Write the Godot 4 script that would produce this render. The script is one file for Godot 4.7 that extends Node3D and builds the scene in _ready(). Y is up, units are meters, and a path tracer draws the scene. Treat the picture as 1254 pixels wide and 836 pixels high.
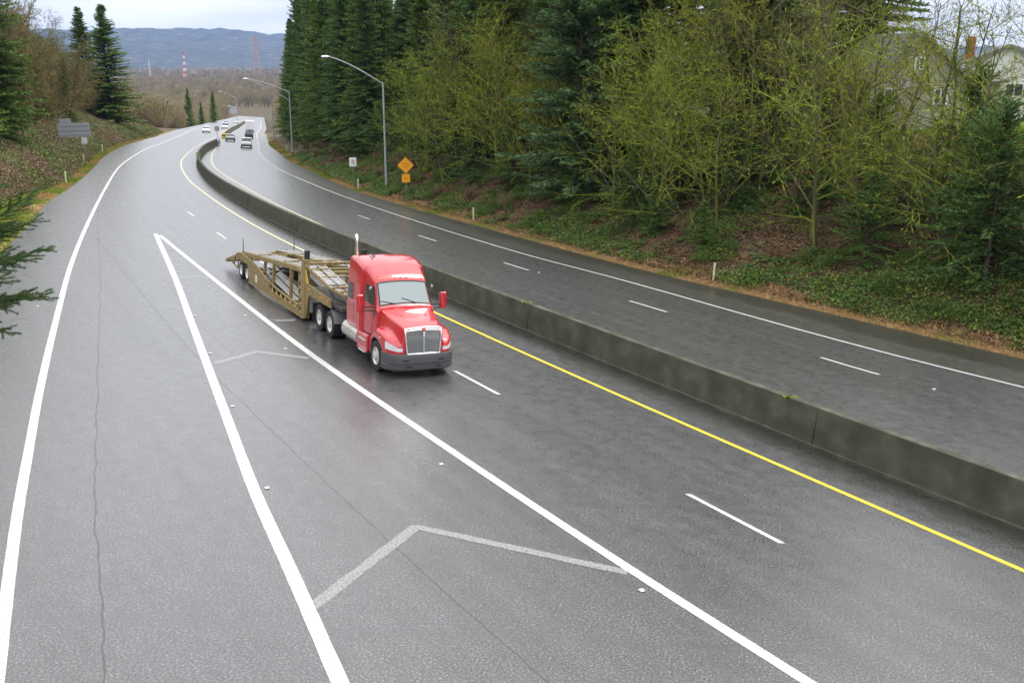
extends Node3D

# ---------------------------------------------------------------- mesh builder
class MB:
	var v := PackedVector3Array()
	var c := PackedColorArray()
	var uv := PackedVector2Array()
	var uv2 := PackedVector2Array()
	var ix := PackedInt32Array()
	var col := Color(1, 1, 1)
	var colored := false

	func p(a: Vector3) -> int:
		v.append(a)
		if colored:
			c.append(col)
		return v.size() - 1

	func tri(a: Vector3, b: Vector3, d: Vector3) -> void:
		var k := v.size()
		p(a); p(b); p(d)
		ix.append(k); ix.append(k + 2); ix.append(k + 1)

	# corners counter-clockwise as seen from outside
	func quad(a: Vector3, b: Vector3, d: Vector3, e: Vector3) -> void:
		var k := v.size()
		p(a); p(b); p(d); p(e)
		for q in [0, 2, 1, 0, 3, 2]:
			ix.append(k + q)

	func kite(a: Vector3, along: Vector3, across: Vector3, drop: Vector3) -> void:
		var k := v.size()
		p(a); p(a + along * 0.45 + across); p(a + along + drop); p(a + along * 0.45 - across)
		for q in [0, 1, 2, 0, 2, 3]:
			ix.append(k + q)

	# a chamfered box; t places it
	func box(t: Transform3D, size: Vector3, bevel := 0.0) -> void:
		var h := size * 0.5
		var b: float = minf(bevel, minf(h.x, minf(h.y, h.z)) * 0.9)
		if b <= 0.0:
			var q := []
			for s in [Vector3(-1, -1, -1), Vector3(1, -1, -1), Vector3(1, 1, -1), Vector3(-1, 1, -1), Vector3(-1, -1, 1), Vector3(1, -1, 1), Vector3(1, 1, 1), Vector3(-1, 1, 1)]:
				q.append(t * (h * s))
			quad(q[4], q[5], q[6], q[7]); quad(q[1], q[0], q[3], q[2]); quad(q[0], q[4], q[7], q[3])
			quad(q[5], q[1], q[2], q[6]); quad(q[3], q[7], q[6], q[2]); quad(q[0], q[1], q[5], q[4])
			return
		# each corner has three vertices, one on each face
		var id := {}
		for sx in [-1, 1]:
			for sy in [-1, 1]:
				for sz in [-1, 1]:
					var s := Vector3(sx, sy, sz)
					for a in 3:
						var inn := h - Vector3(b, b, b)
						inn[a] = h[a]
						id[[sx, sy, sz, a]] = p(t * (inn * s))
		var face := func(l: Array) -> void:
			var o := t * Vector3.ZERO
			var nn := (v[l[1]] - v[l[0]]).cross(v[l[2]] - v[l[0]])
			var mid := Vector3.ZERO
			for e in l:
				mid += v[e]
			mid /= l.size()
			if nn.dot(mid - o) < 0:
				l.reverse()
			for e in range(1, l.size() - 1):
				ix.append(l[0]); ix.append(l[e + 1]); ix.append(l[e])
		for a in 3:
			var u := (a + 1) % 3
			var w := (a + 2) % 3
			for s in [-1, 1]:
				var l := []
				for k in [[-1, -1], [1, -1], [1, 1], [-1, 1]]:
					var key := [0, 0, 0, a]
					key[a] = s; key[u] = k[0]; key[w] = k[1]
					l.append(id[key])
				face.call(l)
			# edges along axis a
			for su in [-1, 1]:
				for sw in [-1, 1]:
					var k1 := [0, 0, 0, u]; var k2 := [0, 0, 0, w]
					k1[u] = su; k1[w] = sw; k2[u] = su; k2[w] = sw
					var l := []
					k1[a] = -1; l.append(id[k1.duplicate()])
					k1[a] = 1; l.append(id[k1.duplicate()])
					k2[a] = 1; l.append(id[k2.duplicate()])
					k2[a] = -1; l.append(id[k2.duplicate()])
					face.call(l)
		for sx in [-1, 1]:
			for sy in [-1, 1]:
				for sz in [-1, 1]:
					face.call([id[[sx, sy, sz, 0]], id[[sx, sy, sz, 1]], id[[sx, sy, sz, 2]]])

	func bx(at: Vector3, size: Vector3, bevel := 0.0) -> void:
		box(Transform3D(Basis(), at), size, bevel)

	# a square bar from a to b, w wide and h high (h along up)
	func bar(a: Vector3, b: Vector3, w: float, h: float, bevel := 0.0, up := Vector3.UP) -> void:
		var x := (b - a).normalized()
		var z := x.cross(up)
		if z.length() < 0.01:
			z = x.cross(Vector3.RIGHT)
		z = z.normalized()
		var y := z.cross(x)
		box(Transform3D(Basis(x, y, z), (a + b) * 0.5), Vector3((b - a).length(), h, w), bevel)

	func tube(pts: Array, radii: Array, sides := 6, capped := true) -> void:
		var first := v.size()
		var n := pts.size()
		var side := Vector3.ZERO
		for k in n:
			var d: Vector3 = (pts[mini(k + 1, n - 1)] - pts[maxi(k - 1, 0)]).normalized()
			if side == Vector3.ZERO:
				side = d.cross(Vector3.UP if absf(d.y) < 0.9 else Vector3.RIGHT).normalized()
			side = (side - d * side.dot(d)).normalized()
			var up := side.cross(d)
			for s in sides:
				var a := TAU * s / sides
				p(pts[k] + (side * cos(a) + up * sin(a)) * float(radii[k]))
		for k in n - 1:
			for s in sides:
				var a := first + k * sides + s
				var b := first + k * sides + (s + 1) % sides
				for q in [a, b + sides, b, a, a + sides, b + sides]:
					ix.append(q)
		if capped:
			for e in [0, n - 1]:
				var m := p(pts[e])
				for s in sides:
					var a : int = first + e * sides + s
					var b : int = first + e * sides + (s + 1) % sides
					for q in ([m, b, a] if e > 0 else [m, a, b]):
						ix.append(q)

	# profile of (radius, height) turned about the y axis of t
	func lathe(t: Transform3D, prof: Array, sides := 24) -> void:
		var first := v.size()
		for q in prof:
			for s in sides:
				var a := TAU * s / sides
				p(t * Vector3(cos(a) * q.x, q.y, sin(a) * q.x))
		for k in prof.size() - 1:
			for s in sides:
				var a := first + k * sides + s
				var b := first + k * sides + (s + 1) % sides
				for q in [a, b, b + sides, a, b + sides, a + sides]:
					ix.append(q)

	# rows of points joined into a sheet
	func loft(rings: Array, closed := false, flip := false) -> void:
		var first := v.size()
		var m: int = rings[0].size()
		for r in rings:
			for q in r:
				p(q)
		for k in rings.size() - 1:
			for s in (m if closed else m - 1):
				var a := first + k * m + s
				var b := first + k * m + (s + 1) % m
				for q in ([a, b, b + m, a, b + m, a + m] if flip else [a, b + m, b, a, a + m, b + m]):
					ix.append(q)

	func fan(pts: Array, flip := false) -> void:
		var first := v.size()
		for q in pts:
			p(q)
		for k in range(1, pts.size() - 1):
			for q in ([0, k, k + 1] if flip else [0, k + 1, k]):
				ix.append(first + q)

	# a flat outline (in 3D) given thickness along d
	func slab(pts: Array, d: Vector3) -> void:
		var top := []
		for q in pts:
			top.append(q + d)
		fan(pts, false)
		fan(top, true)
		for k in pts.size():
			var j := (k + 1) % pts.size()
			quad(pts[k], pts[j], top[j], top[k])

	func mesh(angle := -1.0) -> ArrayMesh:
		var a := []
		a.resize(Mesh.ARRAY_MAX)
		if angle < 0.0:
			a[Mesh.ARRAY_VERTEX] = v
			a[Mesh.ARRAY_INDEX] = ix
			if c.size() == v.size() and c.size():
				a[Mesh.ARRAY_COLOR] = c
			if uv.size() == v.size() and uv.size():
				a[Mesh.ARRAY_TEX_UV] = uv
			if uv2.size() == v.size() and uv2.size():
				a[Mesh.ARRAY_TEX_UV2] = uv2
		else:
			# corners share a normal where the faces meet at less than the angle
			var key := {}
			var same := PackedInt32Array()
			same.resize(v.size())
			for k in v.size():
				var q := Vector3i((v[k] * 2000.0).round())
				if not key.has(q):
					key[q] = k
				same[k] = key[q]
			var fn := PackedVector3Array()
			var at := {}
			var nf := ix.size() / 3
			for f in nf:
				var n := -(v[ix[f * 3 + 1]] - v[ix[f * 3]]).cross(v[ix[f * 3 + 2]] - v[ix[f * 3]])
				fn.append(n)
				for e in 3:
					var s := same[ix[f * 3 + e]]
					if not at.has(s):
						at[s] = PackedInt32Array()
					at[s].append(f)
			var lim := cos(deg_to_rad(angle))
			var ov := PackedVector3Array(); var on := PackedVector3Array(); var oi := PackedInt32Array()
			var oc := PackedColorArray(); var ou := PackedVector2Array()
			var hc := c.size() == v.size() and c.size() > 0
			var hu := uv.size() == v.size() and uv.size() > 0
			for f in nf:
				var u := fn[f].normalized()
				if u == Vector3.ZERO:
					continue
				for e in 3:
					var k := ix[f * 3 + e]
					var n := Vector3.ZERO
					for g in at[same[k]]:
						if fn[g].normalized().dot(u) > lim:
							n += fn[g]
					oi.append(ov.size()); ov.append(v[k]); on.append(n.normalized())
					if hc: oc.append(c[k])
					if hu: ou.append(uv[k])
			a[Mesh.ARRAY_VERTEX] = ov
			a[Mesh.ARRAY_NORMAL] = on
			a[Mesh.ARRAY_INDEX] = oi
			if hc: a[Mesh.ARRAY_COLOR] = oc
			if hu: a[Mesh.ARRAY_TEX_UV] = ou
		var m := ArrayMesh.new()
		m.add_surface_from_arrays(Mesh.PRIMITIVE_TRIANGLES, a)
		return m

# ---------------------------------------------------------------- naming
var used := {}

func numbered(called: String) -> String:
	if not used.has(called):
		used[called] = 0
		return called
	used[called] += 1
	return "%s_%03d" % [called, used[called]]

func tag(o: Node3D, label: String, category: String, group := "") -> Node3D:
	o.set_meta("label", label)
	o.set_meta("category", category)
	if group:
		o.set_meta("group", group)
	return o

func put(called: String, m: Mesh, mat: Material, parent: Node3D = self) -> MeshInstance3D:
	var o := MeshInstance3D.new()
	o.mesh = m
	o.material_override = mat
	if parent == self:
		o.name = numbered(called)
		add_child(o)
	else:
		o.name = called
		parent.add_child(o, true)
	return o

func thing(called: String, label: String, category: String, at := Vector3.ZERO, group := "") -> Node3D:
	var o := Node3D.new()
	o.name = numbered(called)
	add_child(o)
	o.position = at
	tag(o, label, category, group)
	return o

func dup(root: Node3D, label := "", group := "") -> Node3D:
	var base: String = root.get_meta("base") if root.has_meta("base") else String(root.name)
	var r: Node3D = root.duplicate()
	r.name = numbered(base)
	add_child(r)
	if label: r.set_meta("label", label)
	if group: r.set_meta("group", group)
	return r

func structure(called: String, m: Mesh, mat: Material) -> MeshInstance3D:
	var o := put(called, m, mat)
	o.set_meta("kind", "structure")
	return o

# ---------------------------------------------------------------- materials
func lin(r: float, g: float, b: float) -> Color:
	return Color(r, g, b).linear_to_srgb()

func mat(r: float, g: float, b: float, rough := 0.8, metal := 0.0, spec := 0.5) -> StandardMaterial3D:
	var m := StandardMaterial3D.new()
	m.albedo_color = lin(r, g, b)
	m.roughness = rough
	m.metallic = metal
	m.metallic_specular = spec
	return m

func noise_tex(freq: float, octaves: int, ramp: Array, seed_: int, size := 512, kind := FastNoiseLite.TYPE_SIMPLEX_SMOOTH) -> NoiseTexture2D:
	var n := FastNoiseLite.new()
	n.seed = seed_
	n.noise_type = kind
	n.frequency = freq
	n.fractal_octaves = octaves
	var t := NoiseTexture2D.new()
	t.width = size
	t.height = size
	t.seamless = true
	t.noise = n
	var g := Gradient.new()
	var off := PackedFloat32Array(); var cols := PackedColorArray()
	for k in ramp:
		off.append(k[0]); cols.append(k[1])
	g.offsets = off
	g.colors = cols
	t.color_ramp = g
	return t

func grey(x: float) -> Color:
	return lin(x, x, x)

# a material whose colour and relief come from noise laid in the world
func rough_mat(ramp: Array, scale: float, rough: float, seed_: int, freq := 0.02, octaves := 5, bump := 0.0, own := false) -> StandardMaterial3D:
	var m := StandardMaterial3D.new()
	m.albedo_texture = noise_tex(freq, octaves, ramp, seed_)
	m.uv1_triplanar = true
	m.uv1_world_triplanar = not own
	m.uv1_scale = Vector3.ONE * scale
	m.roughness = rough
	if bump > 0.0:
		m.heightmap_enabled = true
		m.heightmap_texture = noise_tex(freq * 1.7, octaves, [[0.0, Color.BLACK], [1.0, Color.WHITE]], seed_ + 7)
		m.heightmap_scale = bump
	return m

# ---------------------------------------------------------------- the lie of the land
const PA := -0.05355     # the bend is banked: the carriageway falls to the right
const PB := 0.04926      # and runs downhill away from the bridge
const ZN := 16.0
const VALLEY := -46.0
var cur := {}

func curve(called: String, pts: Array) -> void:
	var out := PackedFloat32Array()
	var n := pts.size()
	var m := []
	for k in n:
		var a: Vector2 = pts[maxi(k - 1, 0)]
		var b: Vector2 = pts[mini(k + 1, n - 1)]
		m.append((b.x - a.x) / (b.y - a.y))
	var k := 0
	for s in 1200:
		var z := ZN - s
		while k < n - 2 and z < pts[k + 1].y:
			k += 1
		var a: Vector2 = pts[k]
		var b: Vector2 = pts[k + 1]
		var h := b.y - a.y
		var t := (z - a.y) / h
		if t > 1.0:
			out.append(b.x + m[k + 1] * (z - b.y))
		elif t < 0.0:
			out.append(a.x + m[k] * (z - a.y))
		else:
			var t2 := t * t
			var t3 := t2 * t
			out.append((2 * t3 - 3 * t2 + 1) * a.x + (t3 - 2 * t2 + t) * h * m[k] + (-2 * t3 + 3 * t2) * b.x + (t3 - t2) * h * m[k + 1])
	cur[called] = out

func cx(called: String, z: float) -> float:
	var s := clampf(ZN - z, 0.0, 1198.0)
	var k := int(s)
	var a: PackedFloat32Array = cur[called]
	return lerpf(a[k], a[k + 1], s - k)

func base_y(x: float, z: float) -> float:
	var u := maxf(0.0, -z - 150.0)
	var drop := 0.013 * (u * u / 120.0 if u < 60.0 else u - 30.0)
	return maxf(PA * x + PB * z - drop, VALLEY)

func on(called: String, z: float, lift := 0.0, side := 0.0) -> Vector3:
	var x := cx(called, z) + side
	return Vector3(x, base_y(x, z) + lift, z)

var hn := FastNoiseLite.new()

func skew(called: String, z: float) -> float:
	var dx := (cx(called, z - 1.0) - cx(called, z + 1.0)) * 0.5
	return 1.0 / sqrt(1.0 + dx * dx)

func ground_y(x: float, z: float) -> float:
	var d := -z
	var xl := cx("left_pave", z)
	var xr := cx("opp_pave", z)
	if x >= xl and x <= xr:
		return base_y(x, z)
	var vf := smoothstep(280.0, 800.0, d)
	var y := 0.0
	if x > xr:
		var u := (x - xr) * skew("opp_pave", z)
		var amp := lerpf(1.0, 0.35, smoothstep(105.0, 200.0, d)) * lerpf(1.0, 0.3, smoothstep(200.0, 300.0, d))
		var h := 0.0
		if u > 0.8:
			h = 0.4 * (u - 0.8) if u < 18.8 else 7.2 + (u - 18.8) * 0.035
		h += hn.get_noise_2d(x * 1.0, z * 1.0) * 0.9 * smoothstep(1.0, 5.0, u) * (1.0 - smoothstep(17.0, 19.5, u) * 0.8)
		y = base_y(xr, z) - 0.03 + h * amp
	else:
		var u := (xl - x) * skew("left_pave", z)
		var amp := lerpf(1.0, 0.3, smoothstep(150.0, 240.0, d)) * lerpf(1.0, 0.3, smoothstep(240.0, 300.0, d))
		var start := lerpf(3.2, 1.4, smoothstep(70.0, 95.0, d))
		var h := 0.0
		if u > start:
			h = 0.55 * (u - start) if u < start + 14.0 else 7.7 + (u - start - 14.0) * 0.08
		h += hn.get_noise_2d(x, z) * 0.8 * smoothstep(start, start + 5.0, u)
		y = base_y(xl, z) - 0.03 + h * amp
	return lerpf(y, VALLEY, vf)

func gpt(x: float, z: float, lift := 0.0) -> Vector3:
	return Vector3(x, ground_y(x, z) + lift, z)

# ---------------------------------------------------------------- scene
var M := {}
var arc := PackedFloat32Array()

func _ready() -> void:
	air()
	hn.seed = 11
	hn.frequency = 0.11
	hn.fractal_octaves = 3
	lines()
	materials()
	land()
	roads()
	barriers()
	far_country()
	print("land ", Time.get_ticks_msec())
	truck()
	trailer()
	print("truck ", Time.get_ticks_msec())
	roadside()
	traffic()
	houses()
	forest()
	print("forest ", Time.get_ticks_msec())
	undergrowth()
	near_spruce()
	print("done ", Time.get_ticks_msec())

func air() -> void:
	var cam := Camera3D.new()
	cam.name = "camera"
	add_child(cam)
	cam.position = Vector3(0, 8.653, 0)
	cam.rotation_degrees = Vector3(-15.677, 0, 0)
	cam.fov = 37.258
	cam.near = 0.1
	cam.far = 30000.0
	cam.current = true
	var env := Environment.new()
	env.background_mode = Environment.BG_SKY
	env.tonemap_mode = Environment.TONE_MAPPER_LINEAR
	env.tonemap_exposure = 2.6
	env.sdfgi_enabled = true
	env.ssao_enabled = true
	env.ssil_enabled = true
	env.fog_enabled = true
	env.fog_density = 0.00006
	env.fog_light_color = Color(0.62, 0.755, 1.0)
	var sky := Sky.new()
	var sm := PanoramaSkyMaterial.new()
	sm.panorama = cloud_picture()
	sm.energy_multiplier = 1.0
	sky.sky_material = sm
	env.sky = sky
	env.background_energy_multiplier = 1.0
	var we := WorldEnvironment.new()
	we.name = "daylight"
	we.environment = env
	add_child(we)
	var sun := DirectionalLight3D.new()
	sun.name = "sun"
	add_child(sun)
	sun.light_energy = 0.32
	sun.light_angular_distance = 24.0
	sun.light_color = Color(1.0, 0.98, 0.95)
	sun.shadow_enabled = true
	sun.look_at_from_position(Vector3(60, 100, -30), Vector3.ZERO)

# an even overcast: grey cloud with brighter breaks, brightest overhead
func cloud_picture() -> ImageTexture:
	var w := 1024
	var h := 512
	var n := FastNoiseLite.new()
	n.seed = 5
	n.frequency = 1.0
	n.fractal_octaves = 5
	var data := PackedByteArray()
	data.resize(w * h * 3)
	for y in h:
		var el := (0.5 - (y + 0.5) / h) * PI
		for x in w:
			var az := (x + 0.5) / w * TAU
			var r := 1.0 / (maxf(sin(el), 0.0) + 0.14)
			var q := Vector3(cos(az) * cos(el) * r * 0.6, sin(el) * 2.0, sin(az) * cos(el) * r * 0.6)
			var c := n.get_noise_3dv(q) + 0.5 * n.get_noise_3dv(Vector3(q.x * 0.7, sin(el) * 16.0, q.z * 0.7))
			var b := clampf((0.50 + 0.45 * smoothstep(0.05, 0.95, sin(el))) * (1.0 + c * 0.36), 0.0, 1.0)
			if el < 0.0:
				b = 0.3
			var g := Color(b * 0.985, b * 0.99, b * 1.0).linear_to_srgb()
			var k := (y * w + x) * 3
			data[k] = int(clampf(g.r, 0, 1) * 255.0)
			data[k + 1] = int(clampf(g.g, 0, 1) * 255.0)
			data[k + 2] = int(clampf(g.b, 0, 1) * 255.0)
	return ImageTexture.create_from_image(Image.create_from_data(w, h, false, Image.FORMAT_RGB8, data))

func vv(a: Array) -> Array:
	var o := []
	for k in range(0, a.size(), 2):
		o.append(Vector2(a[k], a[k + 1]))
	return o

func lines() -> void:
	curve("bar", vv([32, 12, 21.2, -5, 11.5, -20.7, 5.1, -31.4, -1.1, -42, -9, -56, -16.2, -69.6, -24.5, -87.4, -31.7, -104.9, -39.8, -128.8, -46.2, -153, -52, -180, -62.3, -222, -78, -285, -95.5, -359, -133, -515]))
	curve("yellow", vv([29.5, 12, 18.9, -5, 9.3, -20.7, 3, -31.2, -3.2, -42, -10.9, -56, -18, -69.7, -26.1, -87.4, -33.4, -104.9, -41.7, -128.8, -48.2, -153, -54.2, -178, -64.3, -222, -80, -285, -97.5, -359, -135, -515]))
	curve("dash", vv([25, 12, 14.5, -5, 5.2, -20.4, -1.4, -31.6, -7.3, -42, -14.8, -56, -21.5, -69.7, -30, -87.4, -37.3, -104.9, -45.6, -128.8, -52, -153, -58, -178, -68.2, -222, -84, -285, -101.5, -359, -139, -515]))
	curve("lane", vv([21.2, 12, 10.4, -5, 4.6, -14.1, 2.2, -17.9, -1.4, -23.9, -6.9, -33.4, -12, -42.9, -22.3, -62.7, -33, -84, -40, -100]))
	curve("gore", vv([8.6, 12, 0.9, -5, -2.6, -13.4, -4.1, -17, -5.75, -20.9, -7.6, -25.6, -12.1, -37.1, -16, -47.1, -22.3, -62.7, -30, -82]))
	curve("left_line", vv([4, 12, -2, 0, -8.2, -14.4, -10.1, -18.9, -11.35, -22, -13.55, -27.5, -16.8, -35.9, -21.9, -49.4, -27.8, -66, -36.1, -90.2, -44.7, -116.3, -51, -138.5, -55.5, -156, -60.5, -178, -71.8, -222, -88.5, -285, -106, -359, -143.5, -515]))
	curve("left_pave", vv([-0.5, 12, -6.2, 0, -12.2, -14.4, -17.6, -27.5, -20.8, -36, -25.6, -49.4, -31.4, -66, -34.9, -76, -40.5, -95, -47.3, -116, -53.2, -134, -60.6, -160, -65.5, -181, -75.5, -222, -92, -285, -109.5, -359, -147, -515]))
	curve("opp_white", vv([51.5, 12, 29, -20, 18.3, -34.4, 15.5, -38.2, 12.3, -43.2, 6, -53.9, 0.7, -62.2, -7.3, -77.2, -13.5, -89.9, -19.8, -104.1, -29.4, -128.3, -39.3, -160.4, -47, -190.8, -54.8, -222, -70.5, -285, -87.5, -359, -125, -515]))
	curve("opp_dash", vv([46.5, 12, 24.2, -20, 13.4, -35, 11.6, -37.9, 6.5, -46.1, 0.4, -56.3, -4.3, -64.6, -11.6, -78, -18, -91.5, -24, -105.5, -33.4, -130, -43.2, -162, -50.8, -191, -58.5, -222, -74.2, -285, -91.4, -359, -129, -515]))
	curve("opp_yellow", vv([35.2, 12, 24.4, -5, 14.0, -22, 6.1, -35, 2.2, -42, -4.7, -54, -10.9, -66, -19.4, -83.6, -26.3, -99.4, -30.5, -109.4, -36.4, -124.8, -43.4, -148, -48, -166, -54.4, -190, -61.2, -222, -77, -285, -94.4, -359, -132, -515]))
	curve("opp_pave", vv([56, 12, 34, -20, 20.7, -38.8, 18.5, -42, 14.9, -47.3, 11.5, -52.1, 9, -55.6, 5.2, -61.9, 0.8, -69.7, -3.9, -78.3, -9.8, -89, -16.5, -103.2, -25.5, -127.9, -31, -143, -38, -166.9, -45, -191, -52.7, -222, -68.5, -285, -85.5, -359, -123, -515]))
	arc.resize(1200)
	for s in range(1, 1200):
		var dx: float = cur.bar[s] - cur.bar[s - 1]
		arc[s] = arc[s - 1] + sqrt(1.0 + dx * dx)

func stain_picture(w: int, h: int, wide: float, long: float, seed_: int, bands: Array, edges: Array) -> ImageTexture:
	var n := FastNoiseLite.new()
	n.seed = seed_
	n.frequency = 1.0
	n.fractal_octaves = 4
	var rng := RandomNumberGenerator.new()
	rng.seed = seed_
	var fine := FastNoiseLite.new()
	fine.seed = seed_ + 3
	fine.frequency = 1.0
	fine.fractal_octaves = 3
	var data := PackedByteArray()
	data.resize(w * h * 3)
	for y in h:
		var v := (y + 0.5) / h
		var ca := cos(v * TAU) * long / TAU
		var sa := sin(v * TAU) * long / TAU
		for x in w:
			var u := (x + 0.5) / w * wide
			# long streaks with the traffic, then blotches
			var a := n.get_noise_3d(u * 1.1, ca * 0.045, sa * 0.045)
			var b := fine.get_noise_3d(u * 0.35, ca * 0.3, sa * 0.3)
			var f := fine.get_noise_3d(u * 2.6 + 40.0, ca * 1.1, sa * 1.1)
			var val := 0.80 + 0.20 * a + 0.05 * b + 0.12 * f
			for q in bands:
				var t: float = (u - q[0]) / q[1]
				if absf(t) < 2.5:
					val += q[2] * exp(-t * t) * (0.7 + 0.9 * a)
			var tint := 0.0
			for q in edges:      # dirt and moss washed against the barrier or off the verge
				var dd: float = (u - q[0]) * q[1]
				var reach: float = q[2] * (1.0 + 0.55 * b + 0.5 * f + 0.35 * a)
				if dd < reach:
					var s := smoothstep(reach, reach * 0.55, dd)
					val -= q[3] * s
					tint = maxf(tint, s)
			if f > 0.56 and b > 0.05:
				val -= 0.08
			# loose grit, gum and oil spots
			var dot := rng.randf()
			val += rng.randf_range(-0.07, 0.07)
			if dot < 0.0012:
				val -= 0.34
			elif dot < 0.0022:
				val += 0.30
			val = clampf(val, 0.15, 1.0)
			var k := (y * w + x) * 3
			var g := Color(val, val * (1.0 - 0.0 * tint), val * (1.0 - 0.14 * tint)).linear_to_srgb()
			data[k] = int(g.r * 255.0)
			data[k + 1] = int(g.g * 255.0)
			data[k + 2] = int(g.b * 255.0)
	return ImageTexture.create_from_image(Image.create_from_data(w, h, false, Image.FORMAT_RGB8, data))

func asphalt(seed_: int, lo: float, hi: float, rough: float, stain: Texture2D) -> StandardMaterial3D:
	var m := StandardMaterial3D.new()
	m.albedo_texture = noise_tex(0.10, 5, [[0.0, lin(lo * 0.35, lo * 0.35, lo * 0.37)], [0.30, lin(lo * 0.8, lo * 0.8, lo * 0.83)], [0.48, lin(lo * 1.15, lo * 1.15, lo * 1.2)], [0.56, lin(hi, hi, hi * 1.05)], [0.70, lin(hi * 1.2, hi * 1.2, hi * 1.24)], [0.78, lin(hi * 2.4, hi * 2.4, hi * 2.35)], [1.0, lin(hi * 3.2, hi * 3.2, hi * 3.0)]], seed_, 1024)
	m.uv1_triplanar = true
	m.uv1_world_triplanar = true
	m.uv1_scale = Vector3.ONE * 0.163
	m.roughness = rough
	m.metallic_specular = 0.7
	m.clearcoat_enabled = true      # a film of rain
	m.clearcoat = 0.4
	m.clearcoat_roughness = 0.32
	m.roughness_texture = noise_tex(0.02, 5, [[0.25, Color(0.74, 0.74, 0.74)], [0.75, Color(1, 1, 1)]], seed_ + 1)
	m.heightmap_enabled = true
	m.heightmap_texture = noise_tex(0.2, 2, [[0.0, Color.BLACK], [1.0, Color.WHITE]], seed_ + 2, 1024)
	m.heightmap_scale = 0.3
	if stain:
		m.detail_enabled = true
		m.detail_uv_layer = BaseMaterial3D.DETAIL_UV_2
		m.detail_blend_mode = BaseMaterial3D.BLEND_MODE_MUL
		m.detail_albedo = stain
	return m

func materials() -> void:
	var lanes := [[2.9, 0.35, -0.07], [4.6, 0.35, -0.07], [6.5, 0.35, -0.09], [8.2, 0.35, -0.09], [3.75, 0.5, 0.06], [7.35, 0.5, 0.05], [12.5, 0.25, -0.05]]
	M.asphalt = asphalt(21, 0.044, 0.085, 0.36, stain_picture(768, 1536, 36.0, 108.0, 4, lanes, [[0.0, 1.0, 1.25, 0.34]]))
	var opp := [[4.5, 0.35, -0.07], [6.2, 0.35, -0.07], [8.2, 0.35, -0.07], [9.9, 0.35, -0.07], [5.35, 0.5, 0.05]]
	M.asphalt_far = asphalt(22, 0.044, 0.085, 0.36, stain_picture(512, 1024, 18.0, 108.0, 8, opp, [[0.0, 1.0, 1.6, 0.3]]))
	M.shoulder = asphalt(23, 0.038, 0.072, 0.45, stain_picture(256, 1024, 6.0, 108.0, 12, [], [[0.0, 1.0, 0.9, 0.1], [3.2, -1.0, 1.4, 0.40]]))
	M.shoulder.albedo_color = Color(1.0, 1.0, 0.93)
	M.white = rough_mat([[0.0, lin(0.16, 0.16, 0.165)], [0.26, lin(0.34, 0.34, 0.34)], [0.38, lin(0.46, 0.46, 0.455)], [1.0, lin(0.55, 0.55, 0.54)]], 0.45, 0.6, 31, 0.05, 6)
	M.worn = rough_mat([[0.0, lin(0.09, 0.09, 0.092)], [0.30, lin(0.14, 0.14, 0.142)], [0.48, lin(0.22, 0.22, 0.22)], [1.0, lin(0.29, 0.29, 0.285)]], 0.45, 0.5, 32, 0.06, 6)
	M.faint = rough_mat([[0.0, lin(0.10, 0.10, 0.105)], [0.5, lin(0.13, 0.13, 0.135)], [1.0, lin(0.19, 0.19, 0.19)]], 0.5, 0.4, 33, 0.03, 4)
	M.yellow = rough_mat([[0.0, lin(0.42, 0.29, 0.02)], [0.35, lin(0.60, 0.43, 0.02)], [1.0, lin(0.70, 0.52, 0.02)]], 0.7, 0.6, 34, 0.05, 4)
	M.pale_yellow = rough_mat([[0.0, lin(0.42, 0.37, 0.24)], [1.0, lin(0.66, 0.60, 0.40)]], 0.7, 0.6, 35, 0.05, 4)
	M.seam = rough_mat([[0.0, lin(0.040, 0.040, 0.043)], [1.0, lin(0.085, 0.085, 0.088)]], 0.9, 0.35, 36, 0.05, 4)
	M.concrete = rough_mat([[0.0, lin(0.024, 0.027, 0.013)], [0.4, lin(0.040, 0.043, 0.025)], [0.62, lin(0.056, 0.058, 0.037)], [1.0, lin(0.105, 0.105, 0.080)]], 0.16, 0.85, 41, 0.012, 6, 0.5)
	M.soil = rough_mat([[0.0, lin(0.014, 0.011, 0.006)], [0.34, lin(0.046, 0.030, 0.015)], [0.46, lin(0.085, 0.054, 0.023)], [0.56, lin(0.045, 0.062, 0.014)], [0.68, lin(0.12, 0.074, 0.030)], [1.0, lin(0.18, 0.12, 0.055)]], 0.17, 0.95, 51, 0.02, 6, 6.0)
	M.lawn = rough_mat([[0.0, lin(0.10, 0.15, 0.016)], [1.0, lin(0.20, 0.27, 0.035)]], 0.3, 0.9, 52, 0.03, 5, 3.0)
	M.verge = rough_mat([[0.0, lin(0.10, 0.07, 0.03)], [0.4, lin(0.26, 0.17, 0.075)], [0.6, lin(0.17, 0.16, 0.035)], [1.0, lin(0.36, 0.26, 0.13)]], 0.35, 0.95, 53, 0.03, 5, 2.0)
	M.galv = mat(0.42, 0.44, 0.46, 0.45, 0.55)
	M.chrome = mat(0.82, 0.82, 0.83, 0.12, 1.0)
	M.black = mat(0.012, 0.012, 0.013, 0.55)
	M.rubber = mat(0.018, 0.018, 0.019, 0.8)

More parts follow.
